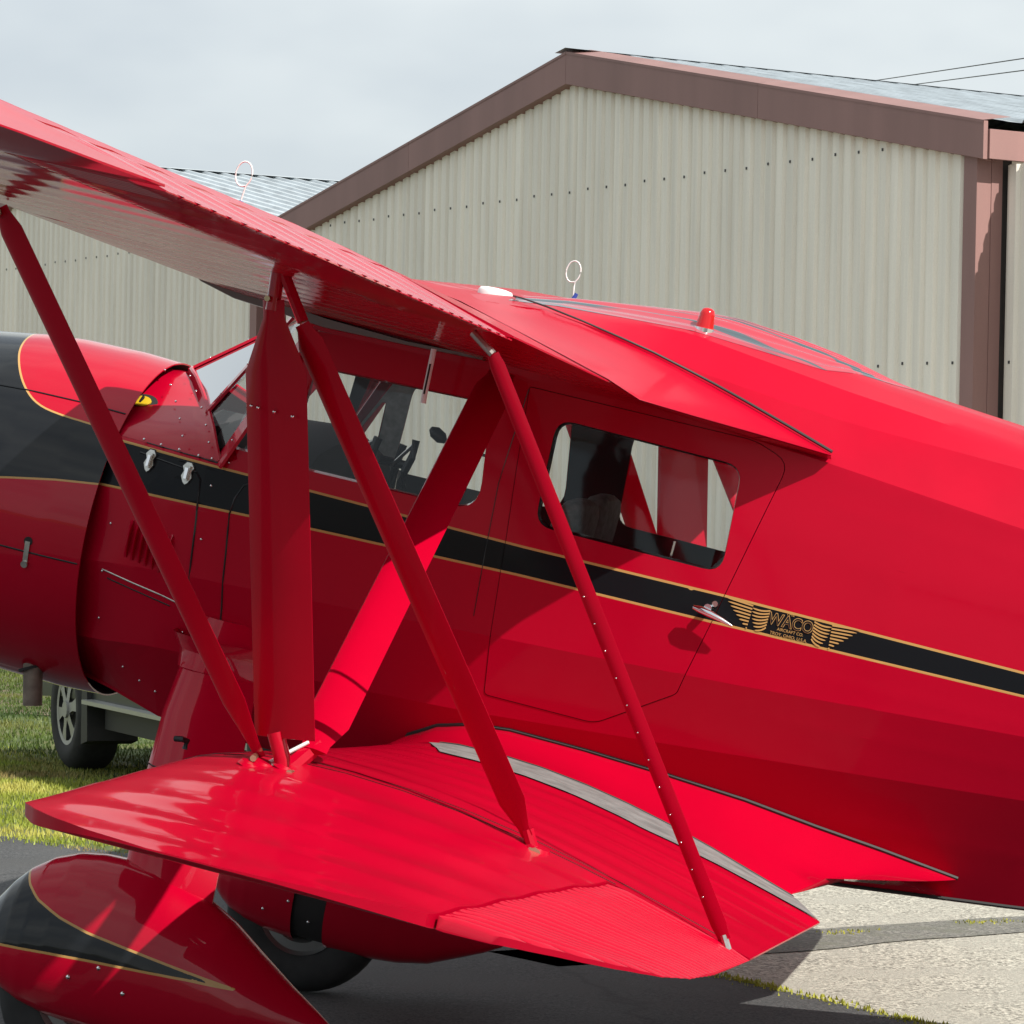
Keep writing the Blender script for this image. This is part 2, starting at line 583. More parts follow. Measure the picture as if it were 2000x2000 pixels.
RIDGES = ((.505, .47), (.655, .60), (.745, .68), (.165, .17), (.02, .055), (-.25, -.20))

WIN1 = rounded([(.330, .404), (.945, .404), (.906, .728), (.345, .714)], [.06, .085, .02, .05])
WIN0 = rounded([(.140, .415), (.268, .415), (.272, .63), (.252, .63)], [.03, .035, .02, .02])
WIN2 = rounded([(1.120, .404), (1.696, .396), (1.684, .713), (1.112, .726)], .055)
DOOR = rounded([(1.006, .80), (1.045, .34), (1.072, -.125), (1.418, -.128), (1.644, .019), (1.705, .264), (1.815, .755), (1.70, .795)], [.01, .0, .015, .03, .012, .02, .05, .03], 4)

BLACK_STRIPE = [(-.62, .19), (-.15, .215), (.45, .236), (1.1, .25), (2.62, .254), (5.6, .36), (5.6, .385), (2.62, .319), (1.72, .334), (1.1, .334), (.45, .346), (-.15, .352), (-.62, .352)]

def densify(poly, d):
    out = []
    for i in range(len(poly)):
        a, b = Vector(poly[i]), Vector(poly[(i + 1) % len(poly)])
        n = max(1, int((b - a).length / d))
        for j in range(n): out.append(tuple(a + (b - a) * j / n))
    return out

def cdt_skin(outer, holes, lines, step):
    """triangulates a polygon with holes; lines are polylines kept as edges; returns 2D points and triangles"""
    pts, edges = [], []
    def loop(pl, closed=True):
        n0 = len(pts)
        pts.extend(pl)
        for i in range(len(pl) - (0 if closed else 1)): edges.append((n0 + i, n0 + (i + 1) % len(pl)))
    loop(densify(outer, step))
    for h in holes: loop(densify(h, step))
    for l in lines: loop(l, False)
    xs = [q[0] for q in outer]
    zs = [q[1] for q in outer]
    gx, gz = np.meshgrid(np.arange(min(xs), max(xs), step), np.arange(min(zs), max(zs), step))
    gx, gz = gx.ravel() + .0013, gz.ravel() + .0007
    keep = sdist(gx, gz, outer) > step * .4
    for h in holes: keep &= np.abs(sdist(gx, gz, h)) > step * .4
    for x, z, k in zip(gx, gz, keep):
        if k: pts.append((x, z))
    r_ = delaunay_2d_cdt([Vector(q) for q in pts], edges, [], 0, 1e-5)
    v = [(q.x, q.y) for q in r_[0]]
    t_ = np.array([f for f in r_[2] if len(f) == 3])
    va = np.array(v)
    cx, cz = va[t_].mean(axis=1).T
    ok = sdist(cx, cz, outer) > 0
    for h in holes: ok &= sdist(cx, cz, h) < 0
    return v, t_[ok].tolist()

def side_outline():
    xs = list(np.arange(-.5, 5.8, .1)) + [5.8]
    bot = [(x, float(SZ[1](x))) for x in xs]
    top = [(x, float(SZ[7](x))) for x in xs if x > .33][::-1]
    return bot + top + [(.31, .818), (.118, .366), (-.5, .365)]
OUT = side_outline()
LINES = []
for k in (2, 3, 4, 5):
    LINES.append([(x, float(SZ[k](x))) for x in np.arange(-.48, 5.75, .1)])
for k, o in ((4, -.013), (4, .013), (5, -.013), (5, .013)):
    LINES.append([(x, float(SZ[k](x)) + o) for x in np.arange(-.47, 5.3, .05)])
for z0, z1 in RIDGES:
    for o in (-.022, 0, .022):
        LINES.append([(x, z0 + (z1 - z0) * (x - 2.0) + o) for x in np.arange(1.88, 3.6, .05)])
LINES.append([(x, .5 * float(SZ[4](x) + SZ[5](x))) for x in np.arange(-.47, 5.3, .05)])

def paint_d(v): 
    a = np.array(v)
    return sdist(a[:, 0], a[:, 1], BLACK_STRIPE)

for sg in (1, -1):
    holes = [WIN0, WIN1, DOOR] if sg == 1 else [WIN0, WIN1, WIN2]
    v, f = cdt_skin(OUT, holes, LINES, .045)
    vv = [B(x, sg * side_y(x, z), z) for x, z in v]
    make('fuselage_side', vv, f, 'scheme', plane, 3.2, attr=paint_d(v))
    # dark lining inside the cabin
    lo = [(.10, .34), (.2, .2), (.2, -.38), (1.95, -.40), (1.95, .80), (.33, .80)]
    v, f = cdt_skin(lo, [inset(WIN0, .004), inset(WIN1, .004), inset(WIN2, .004)], [], .08)
    make('cabin_lining', [B(x, sg * (side_y(x, z) - .022), z) for x, z in v], f, ['dark', 'seat'], plane, 40, midx=[1 if sum(v[i][0] for i in q) / 3 < .55 and sum(v[i][1] for i in q) / 3 > .38 else 0 for q in f])
    # frame returns of the windows and their panes
    for W, nm in ((WIN0, 'window'), (WIN1, 'window'), (WIN2, 'window')):
        par = plane
        rows = [[B(x, sg * (side_y(x, z) + .001), z) for x, z in W], [B(x, sg * (side_y(x, z) - .024), z) for x, z in inset(W, .006)]]
        fr = MB().grid(rows, close_u=True).build('window_frame', 'black' if W is WIN2 else 'red', par, 40)
        MB().add([B(x, sg * (side_y(x, z) - .012), z) for x, z in inset(W, .003)], [tuple(range(len(W)))]).build('window_pane', 'glass', fr)

# door (port) with its gap, handle
D_ = inset(DOOR, .002)
v, f = cdt_skin(D_, [WIN2], [[q for q in l if 1.08 < q[0] < 1.62] for l in LINES], .045)
door = make('door', [B(x, side_y(x, z) + .0015, z) for x, z in v], f, 'scheme', plane, 3.2, attr=paint_d(v))
rim = MB().grid([[B(x, side_y(x, z) + .0015, z) for x, z in D_], [B(x, side_y(x, z) - .012, z) for x, z in D_]], close_u=True).build('door_edge', 'red', door)
h = MB()
h.tube([B(1.685, .60, .292), B(1.685, .632, .290)], .012, 10)
h.tube([B(1.645, .640, .284), B(1.668, .642, .281), B(1.70, .642, .275), B(1.735, .640, .266), B(1.768, .638, .256)], .011, 10, taper=[.55, 1, 1, .7, .3])
h.build('door_handle', 'chrome', door, 40)
MB().tube([B(1.70, .601, .305), B(1.70, .612, .305)], .009, 10).build('door_lock', 'chrome', door, 40)

# bottom and roof of the fuselage
xs = np.concatenate([np.arange(-.5, 5.8, .1), [5.8]])
rows = []
for x in xs:
    (y1, z1), (y0, z0) = SP(1, x), SP(0, x)
    rows.append([B(x, y1, z1), B(x, y1 * .96, z1 - .012), B(x, y1 * .5, z0), B(x, 0, z0), B(x, -y1 * .5, z0), B(x, -y1 * .96, z1 - .012), B(x, -y1, z1)])
MB().grid(rows).build('fuselage_belly', 'fabric', plane, 30)
MB().tube([B(x, SP(1, x)[0] + .001, SP(1, x)[1] - .004) for x in np.arange(1.2, 5.7, .15)], .006, 6).build('belly_trim', 'trim', plane, 40)

def roof_profile(x):
    pts = [SP(7, x), SP(8, x), SP(9, x), (SP(9, x)[0] * .5, .62 * SP(10, x)[1] + .38 * SP(9, x)[1] + .012), SP(10, x)]
    return pts
def roof_y(x, z):
    pr_ = [SP(6, x)] + roof_profile(x)
    return float(np.interp(z, [q[1] for q in pr_], [q[0] for q in pr_]))
def densify_open(pl, d):
    out = []
    for a, b in zip(pl[:-1], pl[1:]):
        n = max(1, int(math.hypot(b[0] - a[0], b[1] - a[1]) / d))
        out += [(a[0] + (b[0] - a[0]) * i / n, a[1] + (b[1] - a[1]) * i / n) for i in range(n)]
    return out + [pl[-1]]
def roof_ring(x):
    p = roof_profile(x)
    cs = []
    for (y0, z0), (y1, z1) in zip(p[:-1], p[1:]):
        for t_ in (0, .33, .67): cs.append((y0 + (y1 - y0) * t_, z0 + (z1 - z0) * t_))
    cs.append(p[-1])
    # gentle long ripples of the stringers under the fabric
    out = [B(x, y, z) for y, z in cs]
    out += [B(x, -y, z) for y, z in cs[:-1][::-1]]
    return out
rx = np.concatenate([np.arange(.31, 2.6, .04), np.arange(2.7, 5.8, .15), [5.8]])
MB().grid([roof_ring(x) for x in rx]).build('fuselage_roof', 'fabric', plane, 14)

# metal fairing on the cabin roof, ribbed lengthwise
def hump(x, q):
    """q -1..1 across"""
    z10 = SP(10, x)[1]
    w = np.interp(x, [.80, 1.0, 1.4, 1.8, 2.06], [.40, .41, .37, .27, .02])
    base = roof_profile(x)
    zz = np.interp(abs(q) * w, [base[4][0], base[3][0], base[2][0]], [base[4][1], base[3][1], base[2][1]])
    return (x, q * w, zz + .001 + .008 * (1 - q ** 4) * min(1, (x - .84) * 6, (2.06 - x) * 4) + .0085 * math.sin(q * 36 + math.sin(x * 7) * .7) * (1 - q * q) * min(1, (2.06 - x) * 4))
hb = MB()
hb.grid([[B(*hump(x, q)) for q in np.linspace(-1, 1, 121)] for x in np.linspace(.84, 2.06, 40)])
hb.build('roof_fairing', 'reflection_streaks', plane, 40)

# nose deck between cowl and windshield
def base_curve(n=17):
    c = [(.118, .576, .366), (.085, .545, .412), (.04, .475, .458), (-.02, .375, .503), (-.085, .27, .545), (-.15, .17, .583), (-.21, .07, .603), (-.231, 0, .606)]
    return c
bc = base_curve()
full = bc + [(x, -p, z) for x, p, z in bc[:-1][::-1]]
def deck_pt(x, p, z, t_):
    xx = x * t_ + (1 - t_) * -.5
    kp = side_y(xx, .36) / side_y(.118, .36) if t_ < 1 else 1
    e = (z - .366) / .24
    kz = 1 - (1 - kp) * (.36 * min(1, e * 3) * (1 - e * e) + .12 * e)
    return xx, p * kp, CZ + (z - CZ) * kz
CZ = .065
rows = []
for t_ in np.linspace(0, 1, 15):
    rows.append([B(*deck_pt(x, p, z, t_)) for x, p, z in full])
MB().grid(rows).build('nose_deck', 'red', plane, 35)
MB().add([B(-.498, deck_pt(x, p, z, 0)[1] * .97, deck_pt(x, p, z, 0)[2] - .01) for x, p, z in full] + [B(-.498, -.36, -.36), B(-.498, .36, -.36)], [tuple(range(len(full) + 2))]).build('firewall', 'dark', plane)

# windshield: posts and panes
tc_ = [(.31, .572, .818), (.25, .48, .845), (.20, .40, .862), (.165, .26, .875), (.145, .12, .882), (.14, 0, .884)]
def pane(name, quad): return MB().add(Bs(quad), [(0, 1, 2, 3)]).build(name, 'glass', plane)
def bar(a, b, w=.016):
    a, b = Vector(a), Vector(b)
    d = (b - a).normalized()
    n_ = Vector((-.72, a.y * 1.1, .62)).normalized()
    w_ = d.cross(n_).normalized()
    n_ = w_.cross(d).normalized()
    ring = [(-1, -.3), (-.9, .25), (.9, .25), (1, -.3)]
    MB().loft([[B(*(q + w_ * u * w + n_ * v_ * .016)) for u, v_ in ring] for q in (a - d * .01, b)]).build('windshield_post', 'red', plane, 30)
for s in (1, -1):
    S_ = lambda q: (q[0], q[1] * s, q[2])
    pane('windshield_pane', [S_(bc[0]), S_(bc[3]), S_(tc_[2]), S_(tc_[0])])
    pane('windshield_pane', [S_(bc[3]), S_(bc[7]), S_(tc_[5]), S_(tc_[2])])
    bar(S_(bc[0]), S_(tc_[0]), .036)
    bar(S_(bc[3]), S_(tc_[2]), .022)
bar(bc[7], tc_[5], .014)
MB().tube(Bs([(x, p, z + .002) for x, p, z in full]), .007, 6).build('windshield_sill', 'red', plane, 40)
ftop = tc_ + [(x, -p, z) for x, p, z in tc_[:-1][::-1]]
MB().tube(Bs(ftop), .022, 6).build('windshield_header', 'red', plane, 40)

# ---------------- cowl
CZ = .065
def cowl_r(x): return float(np.interp(x, [-1.22, -1.20, -1.12, -1.0, -.9, -.72, -.6, -.4, -.262], [.33, .37, .44, .49, .515, .543, .553, .556, .549]))
def cowl_poly():
    # in (x, arc) with arc measured up from the side
    def arc(z): return .55 * math.asin(max(-1, min(1, (z - CZ) / .55)))
    tongue = [(-.20, arc(.372)), (-.33, arc(.376)), (-.45, arc(.380)), (-.55, arc(.395)), (-.62, arc(.44)), (-.68, arc(.50)), (-.73, arc(.56)), (-.76, .80), (-.765, .8639), (-.765, 1.4)]
    for _ in range(3): tongue = [tongue[0]] + [q for a, b in zip(tongue[:-1], tongue[1:]) for q in ((a[0] * .75 + b[0] * .25, a[1] * .75 + b[1] * .25), (a[0] * .25 + b[0] * .75, a[1] * .25 + b[1] * .75))] + [tongue[-1]]
    low = [(-1.3, arc(.02)), (-.75, arc(.12)), (-.55, arc(.163)), (-.40, arc(.190)), (-.20, arc(.218))]
    return low + tongue + [(-1.3, 1.4)]
CP = cowl_poly()
cxs = np.concatenate([[-1.22, -1.205, -1.18, -1.15], np.linspace(-1.1, -.262, 44)])
nth = 200
v, d_ = [], []
for x in cxs:
    for k in range(nth):
        a = k * 2 * math.pi / nth          # angle from port side upwards
        v.append(B(x, cowl_r(x) * math.cos(a), CZ + cowl_r(x) * math.sin(a)))
arcs = []
for x in cxs:
    for k in range(nth):
        a = k * 2 * math.pi / nth
        a = (a + math.pi) % (2 * math.pi) - math.pi
        if a > math.pi / 2: a = math.pi - a
        if a < -math.pi / 2: a = -math.pi - a
        arcs.append((x, .55 * a))
arcs = np.array(arcs)
fc = [(i * nth + j, i * nth + (j + 1) % nth, (i + 1) * nth + (j + 1) % nth, (i + 1) * nth + j) for i in range(len(cxs) - 1) for j in range(nth)]
cowl = make('engine_cowl', v, fc, 'scheme_gloss', plane, 40, attr=sdist(arcs[:, 0], arcs[:, 1], CP))
inner = []
for x, r_ in ((-.262, .546), (-.30, .535), (-.6, .535), (-1.1, .42), (-1.2, .345)):
    inner.append([B(x, r_ * math.cos(k * math.pi / 32), CZ + r_ * math.sin(k * math.pi / 32)) for k in range(64)])
MB().grid(inner, close_u=True).build('cowl_inside', 'dark', cowl, 40)
MB().grid([[B(-.262, r_ * math.cos(k * math.pi / 64), CZ + r_ * math.sin(k * math.pi / 64)) for k in range(128)] for r_ in (.550, .5455)], close_u=True).build('cowl_lip', 'red', cowl, 40)
# seams of the cowl, drawn as thin raised beads
def arcseam(x0, x1, z, pr=cowl):
    a = math.asin((z - CZ) / .55)
    MB().tube([B(x, (cowl_r(x) + .0006) * math.cos(a), CZ + (cowl_r(x) + .0006) * math.sin(a)) for x in np.linspace(x0, x1, 14)], .0028, 5).build('cowl_seam', 'black', pr, 60)
arcseam(-1.05, -.27, -.045)
arcseam(-1.05, -.27, .432)
# strap latch
a = math.asin((-.05 - CZ) / .55)
def on_cowl(x, z, o=0):
    a = math.asin((z - CZ) / cowl_r(x))
    return B(x, (cowl_r(x) + o) * math.cos(a), z + o * math.sin(a))
st = MB()
st.grid([[on_cowl(-.437 - .008, z, .006), on_cowl(-.437 + .008, z, .006)] for z in np.linspace(-.012, -.085, 6)])
lt = st.build('strap_latch', 'steel', cowl, 40)
MB().tube([on_cowl(-.437, -.083, .004), on_cowl(-.437, -.083, .012)], .011, 12).build('latch_pin', 'steel', lt, 40)
MB().tube([on_cowl(-.437, -.012, -.002), on_cowl(-.437, -.012, .003)], .014, 14).build('latch_hole', 'dark', lt, 40)
# engine face, cylinders, propeller (ahead of the frame)
eng = MB()
eng.tube([B(-.62, 0, CZ), B(-1.25, 0, CZ)], .16, 20)
eng.build('crankcase', 'steel', plane, 40)
for k in range(7):
    a = k * 2 * math.pi / 7 + .3
    MB().tube([B(-.95, .14 * math.cos(a), CZ + .14 * math.sin(a)), B(-.95, .40 * math.cos(a), CZ + .40 * math.sin(a))], .075, 12).build('engine_cylinder', 'pipe', plane, 40)
MB().add([B(-.66, .53 * math.cos(k * math.pi / 24), CZ + .53 * math.sin(k * math.pi / 24)) for k in range(48)], [tuple(range(48))]).build('baffle_plate', 'dark', plane)
pr = MB()
for s in (1, -1):
    rows = []
    for r_, c_, t_, tw in ((.05, .09, .05, 1.0), (.3, .16, .035, .8), (.6, .17, .022, .5), (.9, .14, .012, .35), (1.12, .07, .006, .25)):
        ring = []
        for k in range(12):
            u, w_ = math.cos(k * math.pi / 6) * c_ / 2, math.sin(k * math.pi / 6) * t_ / 2
            ring.append(B(-1.33 + u * math.sin(tw) + w_ * math.cos(tw), s * (r_ * .96) + .28 * r_ * 0, CZ + u * math.cos(tw) * s))
        rows.append(ring)
    pr.loft(rows)
pr.tube([B(-1.22, 0, CZ), B(-1.36, 0, CZ), B(-1.46, 0, CZ)], .08, 16, taper=[1, .95, .3])
pr.build('propeller', 'steel', plane, 40)
# exhaust stub under the cowl
ex = MB()
p0, p1 = B(-.455, .25, -.39), B(-.42, .25, -.545)
ex.tube([p0, p1], .031, 20, cap=False)
ex.tube([p1, p0], .027, 20, cap=False)
ex.build('exhaust_pipe', 'pipe', plane, 40)
MB().tube([B(-.452, .25, -.425), B(-.448, .25, -.433)], .043, 20).build('exhaust_hole', 'dark', cowl, 40)

# ---------------- nose details: seams, latches, louvres, rivets, filler cap
def on_side(x, z, o=.0): return B(x, side_y(x, z) + o, z)
def seam(pts, name='panel_seam', r_=.0022, m_='black', o=.0006):
    dp = []
    for a, b in zip(pts[:-1], pts[1:]):
        n = max(1, int(math.hypot(b[0] - a[0], b[1] - a[1]) / .04))
        dp += [(a[0] + (b[0] - a[0]) * i / n, a[1] + (b[1] - a[1]) * i / n) for i in range(n)]
    dp.append(pts[-1])
    return MB().tube([on_side(x, z, o) for x, z in dp], r_, 5).build(name, m_, plane, 60)
seam([(-.16, .333), (.055, .318), (.072, .30), (.088, .18), (.10, .05), (.105, -.02)], r_=.003)
seam([(.235, .325), (.215, .315), (.195, .27), (.19, .22), (.205, .1), (.222, -.06), (.235, -.30)], r_=.0028)
seam([(-.20, -.045), (-.08, -.062), (.02, -.075), (.075, -.085)], name='hinge_bead', r_=.0024, m_='steel')
seam([(-.18, -.068), (-.08, -.082), (.05, -.10)])
seam([(-.15, .366), (.0, .364), (.115, .362)], r_=.0022)
seam([(1.006, .79), (.985, .50), (1.0, .1)], r_=.0012)
for (x, z, s) in ((-.117, .318, 1), (.025, .310, 1)):
    la = MB()
    def lat(pl, o0, o1):
        la.grid([[on_side(x + q[0], z + q[1], o0 if r_ == 0 else o1) for q in pl] for r_ in (0, 1)], close_u=True)
        n0 = len(la.v)
        la.add([on_side(x + q[0], z + q[1], o1) for q in pl], [tuple(range(len(pl)))])
    lat([(-.008, .032), (.008, .032), (.019, .018), (.012, .004), (.018, -.012), (.008, -.030), (0, -.036), (-.008, -.030), (-.018, -.012), (-.012, .004), (-.019, .018)], 0, .006)
    lat([(-.009, .022), (.009, .022), (.007, -.022), (-.007, -.022)], .006, .015)
    la.v, la.f = la.v, la.f
    lo_ = la.build('toggle_latch', 'steel', plane, 30)
    la = MB()
    lat([(-.0055, .016), (.0055, .016), (.0045, -.018), (-.0045, -.018)], .015, .020)
    la.build('latch_lever', 'chrome', lo_, 30)
    la = MB()
    lat([(-.011, .035), (.011, .035), (.0225, .018), (.0145, .004), (.021, -.012), (.010, -.033), (0, -.039), (-.010, -.033), (-.021, -.012), (-.0145, .004), (-.0225, .018)], -.001, .002)
    la.build('latch_gasket', 'trim', lo_, 30)
for i in range(7):
    x = -.125 + .024 * i
    zt, zb_ = .128 - .002 * i, .012 - .004 * i
    lo = MB()
    rows = []
    for t_ in np.linspace(0, 1, 7):
        z = zt + (zb_ - zt) * t_
        e = math.sin(math.pi * min(1, max(0, t_))) ** .4 if 0 < t_ < 1 else 0
        rows.append([on_side(x - .0075, z, -.001 if e == 0 else .0), on_side(x - .003, z, .012 * e), on_side(x + .004, z, .019 * e), on_side(x + .0065, z, .0)])
    lo.grid(rows)
    lo.build('louvre', 'red', plane, 50)
riv_me = None
def rivet(pos, nrm, r_=.0045, m_='chrome', name='rivet', parent=None):
    global riv_me
    if riv_me is None:
        bm = bmesh.new()
        bmesh.ops.create_uvsphere(bm, u_segments=8, v_segments=4, radius=1)
        riv_me = bpy.data.meshes.new('rivet')
        bm.to_mesh(riv_me)
        bm.free()
        riv_me.materials.append(M['chrome'])
        riv_me.polygons.foreach_set('use_smooth', [True] * len(riv_me.polygons))
    o = bpy.data.objects.new(name, riv_me)
    o.scale = (r_, r_, r_)
    o.location = pos
    return link(o, parent or plane)
for x, z in ((-.162, .376), (-.094, .374), (-.025, .374), (.046, .371), (.093, .372), (.151, .373)):
    rivet(B(x, side_y(x, .36) + .001, z - .002), None)
for x, z in ((.112, .29), (.118, .125), (.112, -.03), (-.2, .1), (-.2, -.05), (.105, -.17), (-.2, -.2), (-.12, -.34), (-.06, -.37), (0, -.39), (.05, -.40), (.11, -.27)):
    rivet(on_side(x, z, .001), None, .0045)
for x, p, z in bc[1:6]:
    rivet(B(x - .022, p + .006, z + .002), None, .004)
    rivet(B(x - .11, p + .002, z + .002), None, .004)
for t_ in (.15, .45, .75):
    for a, b in ((bc[0], tc_[0]), (bc[3], tc_[2]), (bc[7], tc_[5])):
        rivet(B(a[0] + (b[0] - a[0]) * t_ - .004, a[1] + (b[1] - a[1]) * t_ + .002, a[2] + (b[2] - a[2]) * t_ + .005), None, .0035)
# oval port in the nose deck with a yellow filler cap
def oval(cx_, p, z, n_, u_, ru, rv, name, m_, off):
    n_, u_ = Vector(n_).normalized(), Vector(u_).normalized()
    w_ = n_.cross(u_)
    c_ = Vector((cx_, p, z)) + n_ * off
    pts = [c_ + ru * math.cos(k * math.pi / 14) * u_ + rv * math.sin(k * math.pi / 14) * w_ for k in range(28)]
    pt2 = [q - n_ * .012 for q in pts]
    m_b = MB()
    m_b.loft([[B(*q) for q in pts], [B(*q) for q in pt2]])
    return m_b.build(name, m_, plane, 40)
nn = (-.05, .8, .55)
dp = deck_pt(*bc[3], .48)
oval(-.262, dp[1], dp[2], nn, (1, .0, .12), .047, .030, 'filler_opening', 'dark', .010)
oval(-.268, dp[1], dp[2], nn, (1, .0, .12), .033, .019, 'filler_cap', 'yellow', .014)
oval(-.268, dp[1], dp[2], nn, (.35, .0, 1), .019, .004, 'cap_handle', 'dark', .019)

# ---------------- wings
AT = np.array([0, .0125, .025, .05, .075, .1, .15, .2, .3, .4, .5, .6, .7, .8, .9, 1.0])
AU = np.array([.035, .0545, .065, .079, .0885, .096, .1068, .1136, .117, .114, .1052, .0915, .0735, .0522, .028, .0035])
AL = np.array([.035, .0193, .0147, .0093, .0063, .0042, .0015, .0003, 0, 0, 0, 0, 0, 0, 0, 0.0005])
def foil(t_, ts=1.0):
    u, l = np.interp(t_, AT, AU), np.interp(t_, AT, AL)
    m_ = .012
    return m_ * (1 - ts) + u * ts, m_ * (1 - ts) + l * ts
TS = np.concatenate([[0, .006, .0125, .025, .05, .075, .1, .15, .2], np.linspace(.25, 1, 16)])

class Wing:
    low = False
    tip = False
    def __init__(s, le, te, zte, inc, ts, ribs, r0, amp): s.le, s.te, s.zte, s.inc, s.ts, s.ribs, s.r0, s.amp = le, te, zte, inc, ts, ribs, r0, amp
    def pt(s, y, x):
        """upper and lower z at spanwise y, chordwise x"""
        le, te = float(s.le(y)), float(s.te(y))
        if s.tip and y > 2.95: le, te = .755, 2.275
        c = max(te - le, 1e-4)
        t_ = min(1, max(0, (x - le) / c))
        u, l = foil(t_, float(s.ts(y)))
        u *= 1 + (getattr(s, 'aft', 1) - 1) * max(0, min(1, (t_ - .45) / .25))
        cc = min(c, 1.53) if not s.tip else 1.5
        rim_ = .006 * max(0, min(1, (y - 2.9) / .4)) * max(0, min(1, (.8 - t_) / .2)) if s.tip else 0
        roll = max(0, min(1, (y - 3.40) / .18)) ** 1.6 if s.tip else 0
        sag = s.amp * abs(math.sin(math.pi * (y - s.r0) / s.ribs)) ** 1.35 * math.sin(math.pi * min(1, max(0, t_ * 1.05 - .05))) ** .5 if t_ > .06 else 0
        zb_ = float(s.zte(y)) + (te - x) * float(s.inc(y))
        uu, ll = zb_ + u * cc - sag + rim_, zb_ + l * cc - rim_ * .6 + (sag * .28 if s.low else 0)
        return uu, ll + roll * (uu - ll) * .9
    def ring(s, y, x1=None, sg=1, dy=0):
        le, te = float(s.le(y)), float(s.te(y))
        xe = te if x1 is None else min(x1, te)
        xs_ = [le + (xe - le) * t_ for t_ in TS]
        up_ = [B(x, sg * (y + dy), s.pt(y, x)[0]) for x in xs_]
        lo_ = [B(x, sg * (y + dy), s.pt(y, x)[1]) for x in xs_]
        return up_[::-1] + lo_[1:]

LW = Wing(tab((.6, .82), (1.4, .815), (2.3, .785), (3.0, .755), (3.28, .755), (3.36, .775), (3.44, .83), (3.50, .90), (3.55, .99), (3.58, 1.12), (3.585, 1.14)),
          tab((.6, 2.10), (.75, 2.13), (1.28, 2.285), (2.46, 2.283), (2.95, 2.275), (3.15, 2.255), (3.26, 2.21), (3.34, 2.10), (3.40, 1.95), (3.46, 1.80), (3.53, 1.58), (3.57, 1.40), (3.585, 1.30)),
          tab((.6, -.452), (.75, -.447), (3.6, -.318)), tab((2.4, .012), (3.5, -.014)),
          tab((.6, 1), (2.45, 1), (2.75, .82), (3.0, .60), (3.2, .42), (3.4, .28), (3.5, .22), (3.585, .18)), .205, .02, .0048)
LW.tip = True
YA_L = 2.485
def HINGE_L(y): return float(np.interp(y, [2.3, 2.485, 3.46], [1.93, 1.91, 1.735]))
UW = Wing(tab((.56, -.12), (4.9, -.12), (5.3, -.05), (5.6, .12), (5.75, .35), (5.8, .55)),
          tab((.56, 1.39), (2.4, 1.38), (4.85, 1.32), (5.3, 1.22), (5.6, 1.02), (5.75, .80), (5.8, .60)),
          tab((.56, .830), (2.4, .922), (5.8, 1.080)), tab((.5, .030), (2.4, .028), (5.0, -.004)),
          tab((.56, 1), (5.0, 1), (5.5, .7), (5.75, .35), (5.8, .12)), .27, .0, .004)
UW.low = True
YA_U0, YA_U1 = 2.42, 4.82
def HINGE_U(y): return 1.02

def span(a, b, d): return list(np.linspace(a, b, max(2, int(round((b - a) / d)) + 1)))

